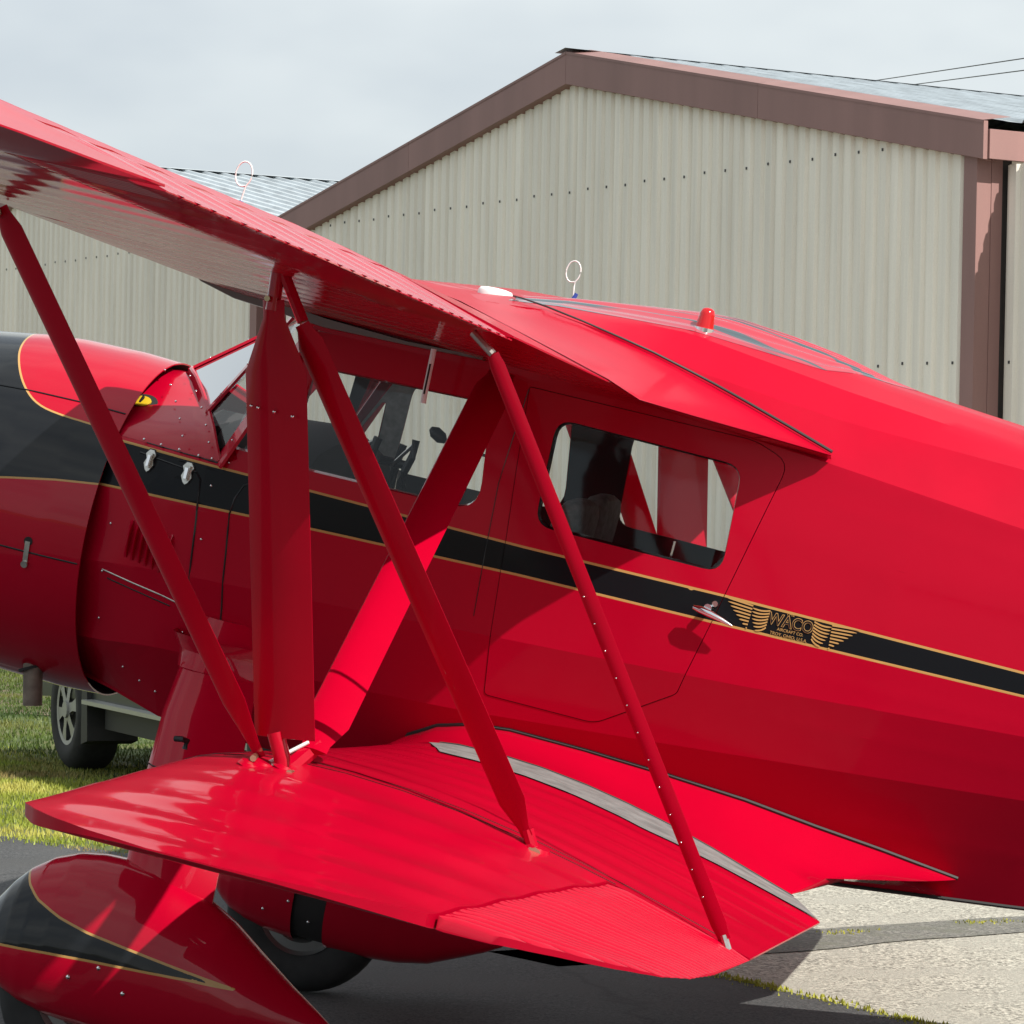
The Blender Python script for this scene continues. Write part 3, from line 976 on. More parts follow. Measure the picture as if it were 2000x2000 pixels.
for sg in (1, -1):
    # lower wing
    rows = [LW.ring(y, None, sg) for y in span(.56, YA_L, .0205)]
    rows += [LW.ring(y, HINGE_L(y), sg) for y in span(YA_L + .0005, 3.585, .0165)]
    wb = MB()
    wb.loft(rows)
    lw = wb.build('lower_wing', 'wing', plane, 32)
    # aileron with chordwise corrugations
    def ail_rows(W, h, y0, y1, gap, pitch, amp, drop, sgn, n_t=9):
        rows = []
        ys = span(y0, y1, pitch / 8)
        for y in ys:
            te = float(W.te(y))
            hy = h(y)
            x0 = min(hy + gap, te - .004)
            row_u, row_l = [], []
            c_ = amp * (2 * abs(math.cos(math.pi * (y - y0) / pitch)) - 1)
            for t_ in np.linspace(0, 1, n_t):
                x = x0 + (te - x0) * t_
                u, l = W.pt(y, x)
                dz = drop * (x - hy)
                e = c_ * min(1, t_ * 9) * (1 if t_ < .9 else .12)
                row_u.append(B(x, sgn * y, u - dz + e - amp * .75))
                row_l.append(B(x, sgn * y, l - dz + e * .4))
            rows.append(row_u[::-1] + row_l)
        return rows
    dr = -.0 if sg == 1 else .0
    al = MB().loft(ail_rows(LW, HINGE_L, YA_L + .006, 3.425, .007, .034, .0060, dr, sg)).build('lower_aileron', 'red', plane, 50)
    # upper wing
    rows = [UW.ring(y, None, sg) for y in span(.56, YA_U0, .045)]
    rows += [UW.ring(y, HINGE_U(y), sg) for y in span(YA_U0 + .0005, YA_U1, .045)]
    rows += [UW.ring(y, None, sg) for y in span(YA_U1 + .001, 5.8, .05)]
    MB().loft(rows).build('upper_wing', ['wing', 'underwing'], plane, 32)
    uwo = plane.children[-1] if False else [o for o in plane.children if o.name.startswith('upper_wing')][-1]
    for p_ in uwo.data.polygons:
        if p_.normal.z < -.3: p_.material_index = 1
    MB().loft(ail_rows(UW, HINGE_U, YA_U0 + .004, YA_U1 - .008, .006, .042, .0026, .022, sg)).build('upper_aileron', 'red', plane, 50)
    # small clips along the aileron's trailing edge
    cl = MB()
    for y in np.arange(YA_U0 + .05, YA_U1 - .03, .084):
        te = float(UW.te(y))
        z = UW.pt(y, te)[0] - .009
        cl.add([B(te - .006, sg * (y - .004), z + .003), B(te + .006, sg * (y - .003), z + .001), B(te + .006, sg * (y + .003), z + .001), B(te - .006, sg * (y + .004), z + .003), B(te - .005, sg * y, z - .005)],
               [(0, 1, 2, 3), (0, 1, 4), (1, 2, 4), (2, 3, 4), (3, 0, 4)])
    tag(cl.build('edge_clips', 'red', plane), kind='stuff')
    # root walkway strip
    rows = []
    for t_ in np.linspace(0, 1, 40):
        x = 1.0 + (2.275 - 1.0) * t_
        row = []
        for q in np.linspace(0, 1, 9):
            ya = .76 + (.88 - .76) * t_ + q * np.interp(t_, [0, .10, .6, 1], [.03, .40, .47, .37])
            xx = min(x, float(LW.te(ya)) - .004)
            row.append(B(xx, sg * ya, LW.pt(ya, xx)[0] + .0035))
        rows.append(row)
    MB().grid(rows).build('walkway_strip', 'walk', plane, 30)
    ed = []
    for t_ in np.linspace(.02, .9, 40):
        x = 1.0 + (2.275 - 1.0) * t_
        ya = .76 + (.88 - .76) * t_ - .003
        xx = min(x, float(LW.te(ya)) - .004)
        ed.append(B(xx, sg * ya, LW.pt(ya, xx)[0] + .003))
    MB().tube(ed, .0045, 5).build('walkway_edging', 'trim', plane, 60)
    # rib tapes and seams on the lower wing
    for y in (2.40, 2.475):
        xs_ = np.linspace(.80, 2.20 if y < 2.45 else 2.27, 40) if y < 2.45 else np.linspace(.80, HINGE_L(y) + .02, 40)
        MB().tube([B(x, sg * y, LW.pt(y, x)[0] + .0004) for x in xs_], .0011, 5).build('rib_seam', 'black', plane, 60)
    # root fillet of the lower wing
    FT = [(.80, .50, -.40), (.817, .51, -.378), (.852, .53, -.311), (.942, .545, -.259), (1.05, .555, -.228), (1.166, .56, -.216), (1.40, .56, -.220), (1.649, .56, -.232), (1.896, .555, -.25), (2.112, .545, -.277), (2.308, .54, -.298), (2.43, .535, -.314), (2.545, .53, -.329)]
    WT = [(.80, .80), (.84, .85), (.90, .85), (1.0, .80), (1.09, .775), (1.2, .765), (1.42, .775), (1.64, .79), (1.87, .81), (2.05, .80), (2.13, .78)]
    rows = []
    n = len(FT)
    for i, (x, p, z) in enumerate(FT):
        p = side_y(x, z) + .001
        if i < len(WT):
            wx, wy = WT[i]
            wz = LW.pt(wy, min(wx, float(LW.te(wy)) - .002))[0] + .002
        else:
            wx, wy, wz = [(2.20, .655, -.385), (2.40, .60, -.345)][i - len(WT)] if i < n else (0, 0, 0)
        row = []
        for q in np.linspace(0, 1, 9):
            k = q * q * (3 - 2 * q) * .35 + q * .65
            sagz = -.35 * (z - wz) * math.sin(math.pi * q) * .5
            row.append(B(x + (wx - x) * q, sg * (p + (wy - p) * q), z + (wz - z) * q + sagz))
        rows.append(row)
    MB().grid(rows).build('wing_root_fillet', 'red', plane, 40)
    # underside of the fillet's tail
    MB().grid([[B(x, sg * (side_y(x, z) - .02), z - .07) for x, p, z in FT[9:]], [rows[i][8] for i in range(9, n)]]).build('fillet_underside', 'red', plane, 40)
    MB().tube([B(x, sg * (side_y(x, z) + .003), z + .004) for x, p, z in FT], .006, 6).build('fillet_seal', 'trim', plane, 40)
    # root fairing of the upper wing
    IN = [(.60, 1.046), (.75, 1.048), (.877, 1.043), (1.0, 1.032), (1.116, 1.014), (1.253, .988), (1.34, .970), (1.426, .948), (1.53, .921), (1.633, .892), (1.78, .848), (1.925, .803)]
    OT = [(.60, .80), (.75, .95), (.877, 1.08), (1.0, 1.17), (1.12, 1.25), (1.24, 1.30), (1.33, 1.31), (1.385, 1.28)]
    TEo = [(1.45, 1.12, .838), (1.57, .92, .827), (1.74, .765, .816), (1.93, .60, .802)]
    rows, tel = [], []
    for i, (x, z) in enumerate(IN):
        p = roof_y(x, z) + .002
        if i < len(OT):
            wx, wy = OT[i]
            wz = UW.pt(wy, min(wx, float(UW.te(wy)) - .002))[0] + .003
        else: wx, wy, wz = TEo[i - len(OT)]
        row = []
        for q in np.linspace(0, 1, 11):
            sag = -.22 * (z - wz) * math.sin(math.pi * q)
            row.append(B(x + (wx - x) * q, sg * (p + (wy - p) * q), z + (wz - z) * q + sag))
        rows.append(row)
        if i >= len(OT) - 1: tel.append((wx, wy, wz))
    MB().grid(rows).build('wing_root_fairing', 'fabric', plane, 40)
    MB().grid([[B(x, sg * y, z - .002) for x, y, z in tel], [B(x, sg * .57, max(z - .02, .79)) for x, y, z in tel]]).build('fairing_underside', 'red', plane, 40)
    MB().tube([B(x, sg * (roof_y(x, z) + .008), z + .009) for x, z in densify_open(IN[1:], .04)], .0052, 6, taper=[.45 + .6 * k_ / len(densify_open(IN[1:], .04)) for k_ in range(len(densify_open(IN[1:], .04)))]).build('fairing_seal', 'trim', plane, 40)
    # brown closing strip under the wing root
    rows = []
    for x, zt, zb_ in ((-.10, .921, .915), (-.05, .912, .886), (.06, .894, .859), (.36, .862, .834), (.62, .850, .838), (.86, .856, .845)):
        rows.append([B(x, sg * .612, zt), B(x, sg * .622, zt - .002), B(x, sg * .622, zb_), B(x, sg * .60, zb_ - .002), B(x, sg * .575, zb_), B(x, sg * .575, zt)])
    MB().loft(rows).build('root_strip', 'stripbrown', plane, 30)

    # ---------------- struts
    def strut(name, p0, p1, chord, thick, e0=.12, e1=.12, w0=.35, w1=.35, cd=(1, .5, 0), m_='strut', mid=None):
        p0, p1 = Vector(p0), Vector(p1)
        ax = (p1 - p0)
        ln = ax.length
        ax.normalize()
        cdv = Vector(cd)
        cdv = (cdv - ax * cdv.dot(ax)).normalized()
        nv = ax.cross(cdv)
        thick *= .85
        prof = [(-.5, 0), (-.46, .26), (-.36, .42), (-.2, .5), (0, .46), (.2, .33), (.38, .15), (.5, .015), (.5, -.015), (.38, -.15), (.2, -.33), (0, -.46), (-.2, -.5), (-.36, -.42), (-.46, -.26)]
        rows = []
        for d, k, kt in ((0, w0, .7), (e0 * .25, w0, .8), (e0, 1, 1), (ln * .5, 1, 1), (ln - e1, 1, 1), (ln - e1 * .25, w1, .8), (ln, w1, .7)):
            c_ = p0 + ax * d
            rows.append([B(*(lambda q: (q.x, q.y * sg, q.z))(c_ + cdv * (a * chord * k) + nv * (b * thick * kt))) for a, b in prof])
        return MB().loft(rows).build(name, m_, plane, 28)
    def bolt(par, x, y, z, r_=.016, ln=.05, m_='brass'):
        MB().tube([B(x - ln * .2, sg * (y - ln * .3), z), B(x, sg * (y + ln * .7), z)], r_, 8).build('strut_bolt', m_, par, 30)
    sA = strut('interplane_strut', (.212, 2.86, .955), (1.03, 2.535, -.19), .086, .030, .06, .15, .6, .45)
    bolt(sA, .212, 2.85, .94, .012)
    bolt(sA, 1.03, 2.56, -.19, .008)
    sB = strut('faired_strut', (.848, 2.65, .885), (1.085, 2.56, -.128), .205, .034, .17, .001, .34, 1.0)
    MB().tube(Bs([(.842, sg * 2.65, .965), (.85, sg * 2.65, .86)]), .017, 10).build('strut_fitting', 'red', sB, 40)
    bolt(sB, .845, 2.66, .885, .007)
    for dx in (-.072, -.05, .002, .06):
        rivet(B(.908 + dx * .93, sg * (2.632 + dx * .42 + .017), .628), None, .0048, parent=sB)
    MB().tube(Bs([(1.06, sg * 2.56, -.12), (1.09, sg * 2.555, -.18), (1.10, sg * 2.55, -.25)]), .021, 14).build('strut_fitting', 'red', sB, 40)
    sC = strut('interplane_strut', (.93, 2.65, .845), (1.705, 2.505, -.215), .092, .028, .05, .09, .55, .4)
    MB().tube(Bs([(.855, sg * 2.65, .955), (.93, sg * 2.65, .85)]), .014, 8).build('strut_fitting', 'red', sC, 40)
    MB().tube(Bs([(1.70, sg * 2.505, -.20), (1.735, sg * 2.50, -.265)]), .015, 8).build('strut_fitting', 'red', sC, 40)
    bolt(sC, 1.735, 2.50, -.25, .017)
    sD = strut('flying_strut', (.935, .66, .82), (1.135, 2.47, -.155), .116, .032, .10, .12, .7, .6, cd=(1, 0, 0))
    MB().tube(Bs([(1.128, sg * 2.43, -.14), (1.10, sg * 2.50, -.20), (1.06, sg * 2.52, -.24)]), .024, 8).build('strut_fitting', 'red', sD, 40)
    bolt(sD, 1.09, 2.55, -.235, .017)
    bolt(sD, 1.03, 2.57, -.245, .013)
    MB().tube(Bs([(1.12, sg * 2.47, -.135), (1.0, sg * 2.56, -.245)]), .0045, 6).build('ground_cable', 'white', sD, 40)
    sE = strut('aileron_link_strut', (1.36, 2.50, .875), (2.215, 2.49, -.335), .043, .015, .03, .04, .8, .8, cd=(1, .3, 0))
    for t_ in np.linspace(.42, .93, 12):  # chrome beads standing in for small highlights along the strut
        rivet(B(1.36 + .855 * t_ - .012, sg * (2.50 - .01 * t_ + .008), .875 - 1.21 * t_), None, .0024, parent=sE)
    MB().tube(Bs([(1.30, sg * 2.50, .915), (1.36, sg * 2.50, .875)]), .010, 8).build('strut_fitting', 'steel', sE, 40)
    MB().tube(Bs([(2.21, sg * 2.49, -.325), (2.24, sg * 2.495, -.375)]), .009, 8).build('strut_fitting', 'steel', sE, 40)
    MB().tube(Bs([(2.238, sg * 2.475, -.378), (2.244, sg * 2.515, -.378)]), .013, 10).build('strut_bolt', 'steel', sE, 40)
    for fx_, fy_ in ((1.10, 2.55), (1.05, 2.56), (1.735, 2.50), (1.03, 2.60)):
        zz = LW.pt(fy_, fx_)[0]
        MB().tube(Bs([(fx_, sg * fy_, zz - .004), (fx_ + .002, sg * fy_, zz + .006)]), .034, 16, taper=[1, .8]).build('fitting_plate', 'strut', sC, 30)
    for fx_, fy_, fz_ in ((1.075, 2.59, -.215), (1.125, 2.585, -.205), (1.05, 2.60, -.235), (1.10, 2.50, -.215), (1.725, 2.52, -.245)):
        MB().tube(Bs([(fx_, sg * (fy_ - .012), fz_), (fx_, sg * (fy_ + .012), fz_)]), .0105, 6).build('hex_bolt', 'brass', sC, 20)
    # ---------------- landing gear
    def leg_ring(c, ch, th, zz=0):
        prof = [(-.5, 0), (-.47, .22), (-.38, .40), (-.2, .5), (.05, .46), (.28, .30), (.5, .03), (.5, -.03), (.28, -.30), (.05, -.46), (-.2, -.5), (-.38, -.40), (-.47, -.22)]
        return [B(c[0] + a * ch, sg * (c[1] + b * th), c[2] + zz * a) for a, b in prof]
    lg = MB().loft([leg_ring((.27, .50, -.10), .25, .16), leg_ring((.275, .60, -.24), .25, .15), leg_ring((.30, .72, -.38), .27, .14), leg_ring((.355, .90, -.60), .285, .13), leg_ring((.405, 1.05, -.82), .28, .12), leg_ring((.41, 1.06, -.92), .28, .12)])
    leg = lg.build('gear_leg', 'red', plane, 40)
    ck = MB().loft([leg_ring((.265, .53, -.16), .36, .30), leg_ring((.27, .565, -.205), .29, .20), leg_ring((.275, .61, -.255), .262, .162)], cap=False)
    ck.build('leg_collar', 'red', leg, 40)
    MB().tube([q for q in [Vector(a) + (Vector(a) - Vector(B(.345, sg * .87, -.56))).normalized() * .0008 for a in leg_ring((.338, .845, -.532), .2815, .1335)]] , .0022, 5).build('leg_seam', 'black', leg, 60)
    if sg == 1:
        MB().tube(Bs([(.295, .95, -.40 - .03), (.318, .96, -.42 - .005), (.325, .93, -.43), (.323, .93, -.455)]), .009, 8).build('tie_down_hook', 'black', leg, 40)
    rivet(B(.20, sg * .80, -.50), None, .005, parent=leg)
    # wheel pant
    PX = [-.115, -.105, -.08, -.04, .0, .06, .13, .20, .28, .37, .45, .53, .62, .73, .83, .91, .965, .985]
    PTOP = [-1.085, -1.045, -.985, -.925, -.88, -.835, -.805, -.792, -.788, -.797, -.815, -.842, -.885, -.957, -1.02, -1.065, -1.098, -1.108]
    PBOT = [-1.115, -1.150, -1.188, -1.224, -1.250, -1.272, -1.284, -1.290, -1.293, -1.294, -1.293, -1.289, -1.279, -1.254, -1.207, -1.168, -1.135, -1.118]
    PW = [.015, .055, .092, .125, .145, .162, .172, .176, .176, .172, .166, .157, .143, .119, .085, .052, .022, .006]
    nr = 132
    fx = np.concatenate([np.linspace(-.115, 0, 20), np.linspace(.01, .985, 100)])
    ftop = np.interp(fx, PX, PTOP)
    fbot = np.interp(fx, PX, PBOT)
    fw = np.interp(fx, PX, PW)
    rows, sx, sz = [], [], []
    for x, zt, zb_, w_ in zip(fx, ftop, fbot, fw):
        row = []
        cz_ = zt * .42 + zb_ * .58
        for k in range(nr):
            a = k * 2 * math.pi / nr
            ca, sa = math.cos(a), math.sin(a)
            yy = math.copysign(abs(ca) ** .8, ca) * w_
            e = .85 if sa < 0 else 1.12
            z = cz_ + math.copysign(abs(sa) ** e, sa) * ((zt - cz_) if sa > 0 else (cz_ - zb_))
            row.append(B(x, sg * 1.05 + yy, z))
            sx.append(x)
            sz.append(z + .02 * (abs(yy) / .17 - 1) * 0)
        rows.append(row)
    PPOLY = [(-.2, -1.125), (-.06, -1.108), (.0, -1.099), (.139, -1.082), (.269, -1.070), (.416, -1.061), (.562, -1.0525), (.64, -1.051), (.70, -1.0492), (.70, -1.0487), (.66, -1.0435), (.557, -1.031), (.404, -1.012), (.251, -.994), (.16, -.975), (.077, -.946), (.03, -.915), (-.005, -.878), (-.03, -.82), (-.03, -.7), (-.2, -.7)]
    mb = MB().grid(rows, close_u=True)
    attr = sdist(sx, sz, PPOLY)
    # inboard slot of the pant that shows the fork and brake
    keep, extra = [], []
    vv = mb.v
    for q in mb.f:
        c_ = sum((Vector(vv[i]) for i in q), Vector()) / 4
        x, p, z = c_.x - OFF.x, -(c_.y - OFF.y), c_.z - OFF.z
        if p * sg < 1.05 - .05 and .250 < x < .362 and z < -1.06: continue
        keep.append(q)
    pant = make('wheel_pant', vv, keep, 'scheme_pant', plane, 40, attr=attr)
    MB().grid([[B(x, sg * 1.05 + math.copysign(abs(math.cos(a)) ** .8, math.cos(a)) * w_ * .93, (zt * .42 + zb_ * .58) + math.copysign(abs(math.sin(a)) ** (.85 if math.sin(a) < 0 else 1.12), math.sin(a)) * .95 * ((zt - (zt * .42 + zb_ * .58)) if math.sin(a) > 0 else ((zt * .42 + zb_ * .58) - zb_))) for a in np.linspace(-1.2, 4.3, 40)] for x, zt, zb_, w_ in list(zip(fx, ftop, fbot, fw))[30:80:3]]).build('pant_dark_shell', 'dark', pant, 40)  # dark inner copy of the pant, added to blacken the slot's inside
    for x, z in ((.227, -1.13), (.31, -1.082), (.395, -1.135)):
        i = int(np.argmin(np.abs(fx - x)))
        rivet(B(x, sg * (1.05 + fw[i] * .985), z), None, .0075, parent=pant)
        rivet(B(x - .08, sg * (1.05 - fw[i] * .985), z - .06), None, .006, parent=pant)
    # wheel
    wc = Vector((.258, sg * 1.05, -1.184))
    def wring(r_, p, n=48): return [B(wc.x + r_ * math.cos(k * 2 * math.pi / n), wc.y + p, wc.z + r_ * math.sin(k * 2 * math.pi / n)) for k in range(n)]
    whl = bpy.data.objects.new('wheel', None)
    whl.empty_display_size = .1
    link(whl, plane)
    MB().grid([wring(.145, -.07), wring(.17, -.085), wring(.235, -.088), wring(.268, -.07), wring(.284, -.04), wring(.288, 0), wring(.284, .04), wring(.268, .07), wring(.235, .088), wring(.17, .085), wring(.145, .07)], close_u=True).build('tyre', 'tyre', whl, 40)
    MB().grid([wring(.02, -.05), wring(.09, -.05), wring(.11, -.07), wring(.14, -.066), wring(.153, -.080), wring(.146, -.06), wring(.14, 0), wring(.146, .06), wring(.153, .080), wring(.14, .066), wring(.11, .07), wring(.09, .05), wring(.02, .05)], close_u=True).build('rim', 'rim', whl, 30)
    fk = MB()
    fk.loft([leg_ring((.30, 1.05 - .115, -1.0), .07, .05), leg_ring((.30, 1.05 - .115, -1.17), .085, .045), leg_ring((.29, 1.05 - .11, -1.22), .05, .04)])
    fk.tube(Bs([(.29, sg * (1.05 - .13), -1.185), (.29, sg * (1.05 - .07), -1.185)]), .03, 12)
    fk.build('wheel_fork', 'steel', plane, 40)

# ---------------- tail (outside the frame, closes the aircraft)
def slab(name, pl, z0, th, sg=1, vertical=False):
    rows = []
    cen = Vector((sum(q[0] for q in pl) / len(pl), sum(q[1] for q in pl) / len(pl)))
    for k, t_ in ((.96, -th), (1, -th * .4), (1, th * .4), (.96, th)):
        r_ = []
        for q in pl:
            a = cen + (Vector(q) - cen) * k
            r_.append(B(a.x, t_, a.y) if vertical else B(a.x, a.y, z0 + t_))
        rows.append(r_)
    MB().loft(rows).build(name, 'fabric', plane, 40)
slab('fin', rounded([(4.7, .45), (5.1, .95), (5.45, 1.25), (5.95, 1.25), (6.15, .9), (6.1, .2), (5.8, .05)], .15), 0, .03, vertical=True)
for s in (1, -1):
    slab('tailplane', rounded([(4.75, .05 * s), (5.0, 1.2 * s), (5.35, 1.5 * s), (5.8, 1.45 * s), (5.95, .9 * s), (5.95, .08 * s)], .18), .42, .03)
MB().tube(Bs([(5.35, 0, .06), (5.7, 0, -.12)]), .03, 8).build('tail_strut', 'red', plane, 40)

# ---------------- roof gear: beacon, antennas, dome
bx, bp_ = 1.430, .315
bz = -.014 + float(np.interp(.315, [0, SP(9, 1.430)[0] * .5, SP(9, 1.430)[0]], [SP(10, 1.430)[1], .62 * SP(10, 1.430)[1] + .38 * SP(9, 1.430)[1] + .012, SP(9, 1.430)[1]])) + .006
bc_o = MB()
rows = []
for i, (z, r_) in enumerate([(0, .026)] + [(.004 + .005 * k, .0245 - .0006 * k + (.0012 if k % 2 else 0)) for k in range(9)] + [(.052, .017), (.056, .010), (.0575, .002)]):
    rows.append([B(bx + 1.12 * r_ * math.cos(k * math.pi / 10), bp_ + 1.12 * r_ * math.sin(k * math.pi / 10), bz + .012 + z * 1.12) for k in range(20)])
bcn = bc_o.loft(rows).build('beacon', 'lens', plane, 50)
MB().tube(Bs([(bx, bp_, bz - .004), (bx, bp_, bz + .014)]), .032, 20).build('beacon_ring', 'chrome', bcn, 40)
def loop_antenna(x, p, z, h_, lean, name):
    o = MB()
    pts = []
    for t_ in np.linspace(0, 1, 6): pts.append((x + lean * t_, p, z + h_ * .5 * t_))
    cx_, cz_ = x + lean - .012, z + h_ * .5 + .034
    for k in range(19):
        a = -.9 + k * (2 * math.pi - .2) / 18
        pts.append((cx_ + .026 * math.cos(a) * .9, p, cz_ + .034 * math.sin(a)))
    o.tube(Bs(pts), .0023, 6)
    an = o.build('loop_antenna', 'white', plane, 60)
    MB().tube(Bs([(x - .002, p, z - .005), (x, p, z + .018), (x + .006, p, z + .036)]), .0075, 8, taper=[1.3, 1, .8]).build('antenna_base', 'blue', an, 40)
    MB().tube(Bs([(x - .003, p, z - .02), (x - .002, p, z + .004)]), .012, 8).build('antenna_foot', 'black', an, 40)
loop_antenna(.921, -.1, 1.075, .135, -.008, 'antenna')
# second one stands on the wing's upper surface, further outboard on the far side of the crest
def on_upper(x, y): return UW.pt(y, x)[0]
loop_antenna(.35, 1.6, on_upper(.35, 1.6), .15, .008, 'antenna')
dm = MB()
rows = []
for r_, z in ((.056, -.02), (.056, .000), (.05, .010), (.03, .014), (.004, .015)):
    rows.append([B(.70 + r_ * math.cos(k * math.pi / 12), .02 + r_ * math.sin(k * math.pi / 12), 1.056 + z) for k in range(24)])
dm.loft(rows).build('antenna_dome', 'white', plane, 50)
# outside thermometer hanging from the wing root
ot = MB().tube(Bs([(.742, .75, .845), (.745, .75, .70)]), .0085, 8).build('thermometer', 'white', plane, 40)
MB().tube(Bs([(.745, .75, .705), (.746, .75, .683)]), .009, 8).build('thermometer_tip', 'white', ot, 40)
MB().tube(Bs([(.7435, .758, .80), (.745, .758, .71)]), .003, 6).build('thermometer_scale', 'dark', ot, 40)

# ---------------- cabin inside
cab = MB()
cab.box(B(.1, .26, -.40), B(1.9, -.26, -.38))
cab.build('cabin_floor', 'dark', plane)
MB().add(Bs([(.08, .26, -.30), (.08, -.26, -.30), (.08, -.53, .36), (.02, -.40, .46), (.0, 0, .50), (.02, .40, .46), (.08, .53, .36)]) + Bs([(-.1, .24, -.30), (-.1, -.24, -.30), (-.1, -.50, .34), (-.1, -.38, .42), (-.1, 0, .50), (-.1, .38, .42), (-.1, .50, .34)]),
         [tuple(range(7)), (0, 7, 8, 1), (1, 8, 9, 2), (2, 9, 10, 3), (3, 10, 11, 4), (4, 11, 12, 5), (5, 12, 13, 6), (6, 13, 7, 0)]).build('instrument_panel', 'dark', plane)
MB().loft([[B(.05, p, .30), B(.05, p, z0), B(.30, p, z0 + .02), B(.365, p, z0 - .02), B(.37, p, .30)] for p, z0 in ((.50, .40), (.40, .465), (.2, .51), (0, .52), (-.2, .51), (-.40, .465), (-.50, .40))]).build('glare_shield', 'dark', plane, 40)
MB().grid([[B(x, q * .56, min(SP(7, x)[1] - .01, .84) + .10 * (1 - q * q)) for q in np.linspace(-1, 1, 9)] for x in np.linspace(.32, 1.95, 12)]).build('headliner', 'dark', plane, 40)
def seat(x, p, ztop, w_=.21):
    s_ = MB()
    for zz, ww, dx in ((-.05, 1, 0), (.2, 1, .03), (.34, .92, .05), (.41, .75, .06), (ztop, .35, .065)): pass
    rows = []
    for zz, ww, dx, tt in ((-.1, 1, 0, .06), (.2, 1, .05, .055), (.33, .96, .075, .05), (ztop - .05, .84, .09, .045), (ztop - .015, .62, .097, .035), (ztop, .30, .10, .015)):
        ring = []
        for k in range(20):
            a = k * math.pi / 10
            ring.append(B(x + dx + tt * math.copysign(abs(math.cos(a)) ** .6, math.cos(a)), p + ww * w_ * math.copysign(abs(math.sin(a)) ** .6, math.sin(a)), zz))
        rows.append(ring)
    s_.loft(rows)
    bk = s_.build('seat_back', 'seat', plane, 40)
    MB().box(B(x - .45, p + w_, -.12), B(x + .02, p - w_, -.0)).build('seat_cushion', 'seat', bk)
seat(1.08, .27, .50)
seat(1.04, -.24, .51)
MB().box(B(1.60, .44, -.2), B(1.9, -.44, .28)).build('rear_bench', 'seat', plane)
MB().grid([[B(1.93, q * (side_y(1.93, z) - .03), z) for q in np.linspace(-1, 1, 5)] for z in (-.4, -.1, .2, .5, .75)]).build('rear_bulkhead', 'dark', plane)
MB().tube(Bs([(1.52, .50, .36), (1.524, .50, .45)]), .006, 6).build('lever_rod', 'chrome', plane, 40)
# control column and wheel
yk = MB()
yk.tube(Bs([(.15, .05, .20), (.40, .15, .36), (.50, .2, .44)]), .018, 8)
yk.tube(Bs([(.455, .2, .37), (.462, .2, .43), (.475, .2, .50), (.482, .2, .535)]), .015, 8)
yk.tube(Bs([(.55, .16, .38), (.545, .16, .45), (.555, .16, .53)]), .013, 8)
yk.tube(Bs([(.605, .24, .40), (.598, .24, .45), (.612, .24, .50), (.613, .24, .555)]), .013, 8)
yk.tube(Bs([(.50, .2, .47), (.552, .18, .47), (.60, .22, .47)]), .014, 8)
yk.build('control_yoke', 'black', plane, 40)
MB().tube(Bs([(.54, .19, .46), (.60, .23, .53), (.615, .24, .55)]), .006, 6).build('yoke_rod', 'steel', plane, 40)
MB().tube(Bs([(.40, .2, .46), (.455, .2, .51), (.48, .2, .53)]), .007, 6).build('yoke_rod', 'steel', plane, 40)
mic = MB().tube(Bs([(.64, .2, .60), (.655, .2, .592), (.68, .2, .578), (.695, .2, .57)]), .02, 10, taper=[.4, 1, 1, .4]).build('microphone', 'black', plane, 50)
MB().tube(Bs([(.69, .2, .572), (.76, .2, .56), (.85, .1, .55)]), .0055, 6).build('microphone_boom', 'black', mic, 50)
# cabin tubes behind the windshield

# ---------------- emblem on the stripe behind the door
emb = bpy.data.objects.new('emblem', None)
emb.empty_display_size = .1
link(emb, plane)
ECX, ECZ = 1.927, .2945
def ES(u, w_, o=.0022):
    """emblem coordinates (u aft, w up) on the fuselage side"""
    x, z = ECX + u, ECZ + w_ - .006 * u
    return B(x, side_y(x, z) + o, z)
def feather(par, u0, w0, u1, w1, wd, bend=0, name='feather'):
    n = 8
    L_ = math.hypot(u1 - u0, w1 - w0)
    nx, nz = -(w1 - w0) / L_, (u1 - u0) / L_
    a, b = [], []
    for i in range(n + 1):
        t_ = i / n
        k = wd / 2 * min(1, (1 - t_) * 5 + .12) ** .6
        e = bend * math.sin(math.pi * t_)
        cx_, cz_ = u0 + (u1 - u0) * t_ + nx * e, w0 + (w1 - w0) * t_ + nz * e
        a.append(ES(cx_ + nx * k, cz_ + nz * k))
        b.append(ES(cx_ - nx * k, cz_ - nz * k))
    MB().grid([a, b]).build(name, 'gold', par)
for s in (-1, 1):
    for i in range(8):                        # long outer feathers
        t_ = i / 7
        feather(emb, s * (.118 + .004 * t_), .030 - .066 * t_, s * (.200 - .075 * t_ ** 1.15), .036 - .074 * t_, .0046)
    for i in range(7):                        # short inner feathers
        t_ = i / 6
        feather(emb, s * (.066 + .002 * t_), .028 - .056 * t_ * .9, s * (.118 - .020 * t_ ** 2), .024 - .062 * t_, .0046, -.004 * s)
def letters(txt, u, w_, h_, name, sx=1.0, m_='gold', outline=0):
    c_ = bpy.data.curves.new(name, 'FONT')
    c_.body = txt
    c_.align_x = 'CENTER'
    c_.align_y = 'CENTER'
    c_.size = 1
    o = bpy.data.objects.new(name, c_)
    col.objects.link(o)
    c_.offset = outline
    dg = bpy.context.evaluated_depsgraph_get()
    me = bpy.data.meshes.new_from_object(o.evaluated_get(dg))
    v = [(q.co.x, q.co.y) for q in me.vertices]
    f = [tuple(p.vertices) for p in me.polygons]
    bpy.data.objects.remove(o)
    bpy.data.curves.remove(c_)
    bpy.data.meshes.remove(me)
    return v, f
def put(txt, u, w_, h_, sx, m_, o, name, outline=0):
    v, f = letters(txt, u, w_, h_, name, outline=outline)
    return make(name, [ES(u + x * h_ * sx, w_ + y * h_, o) for x, y in v], f, m_, emb)
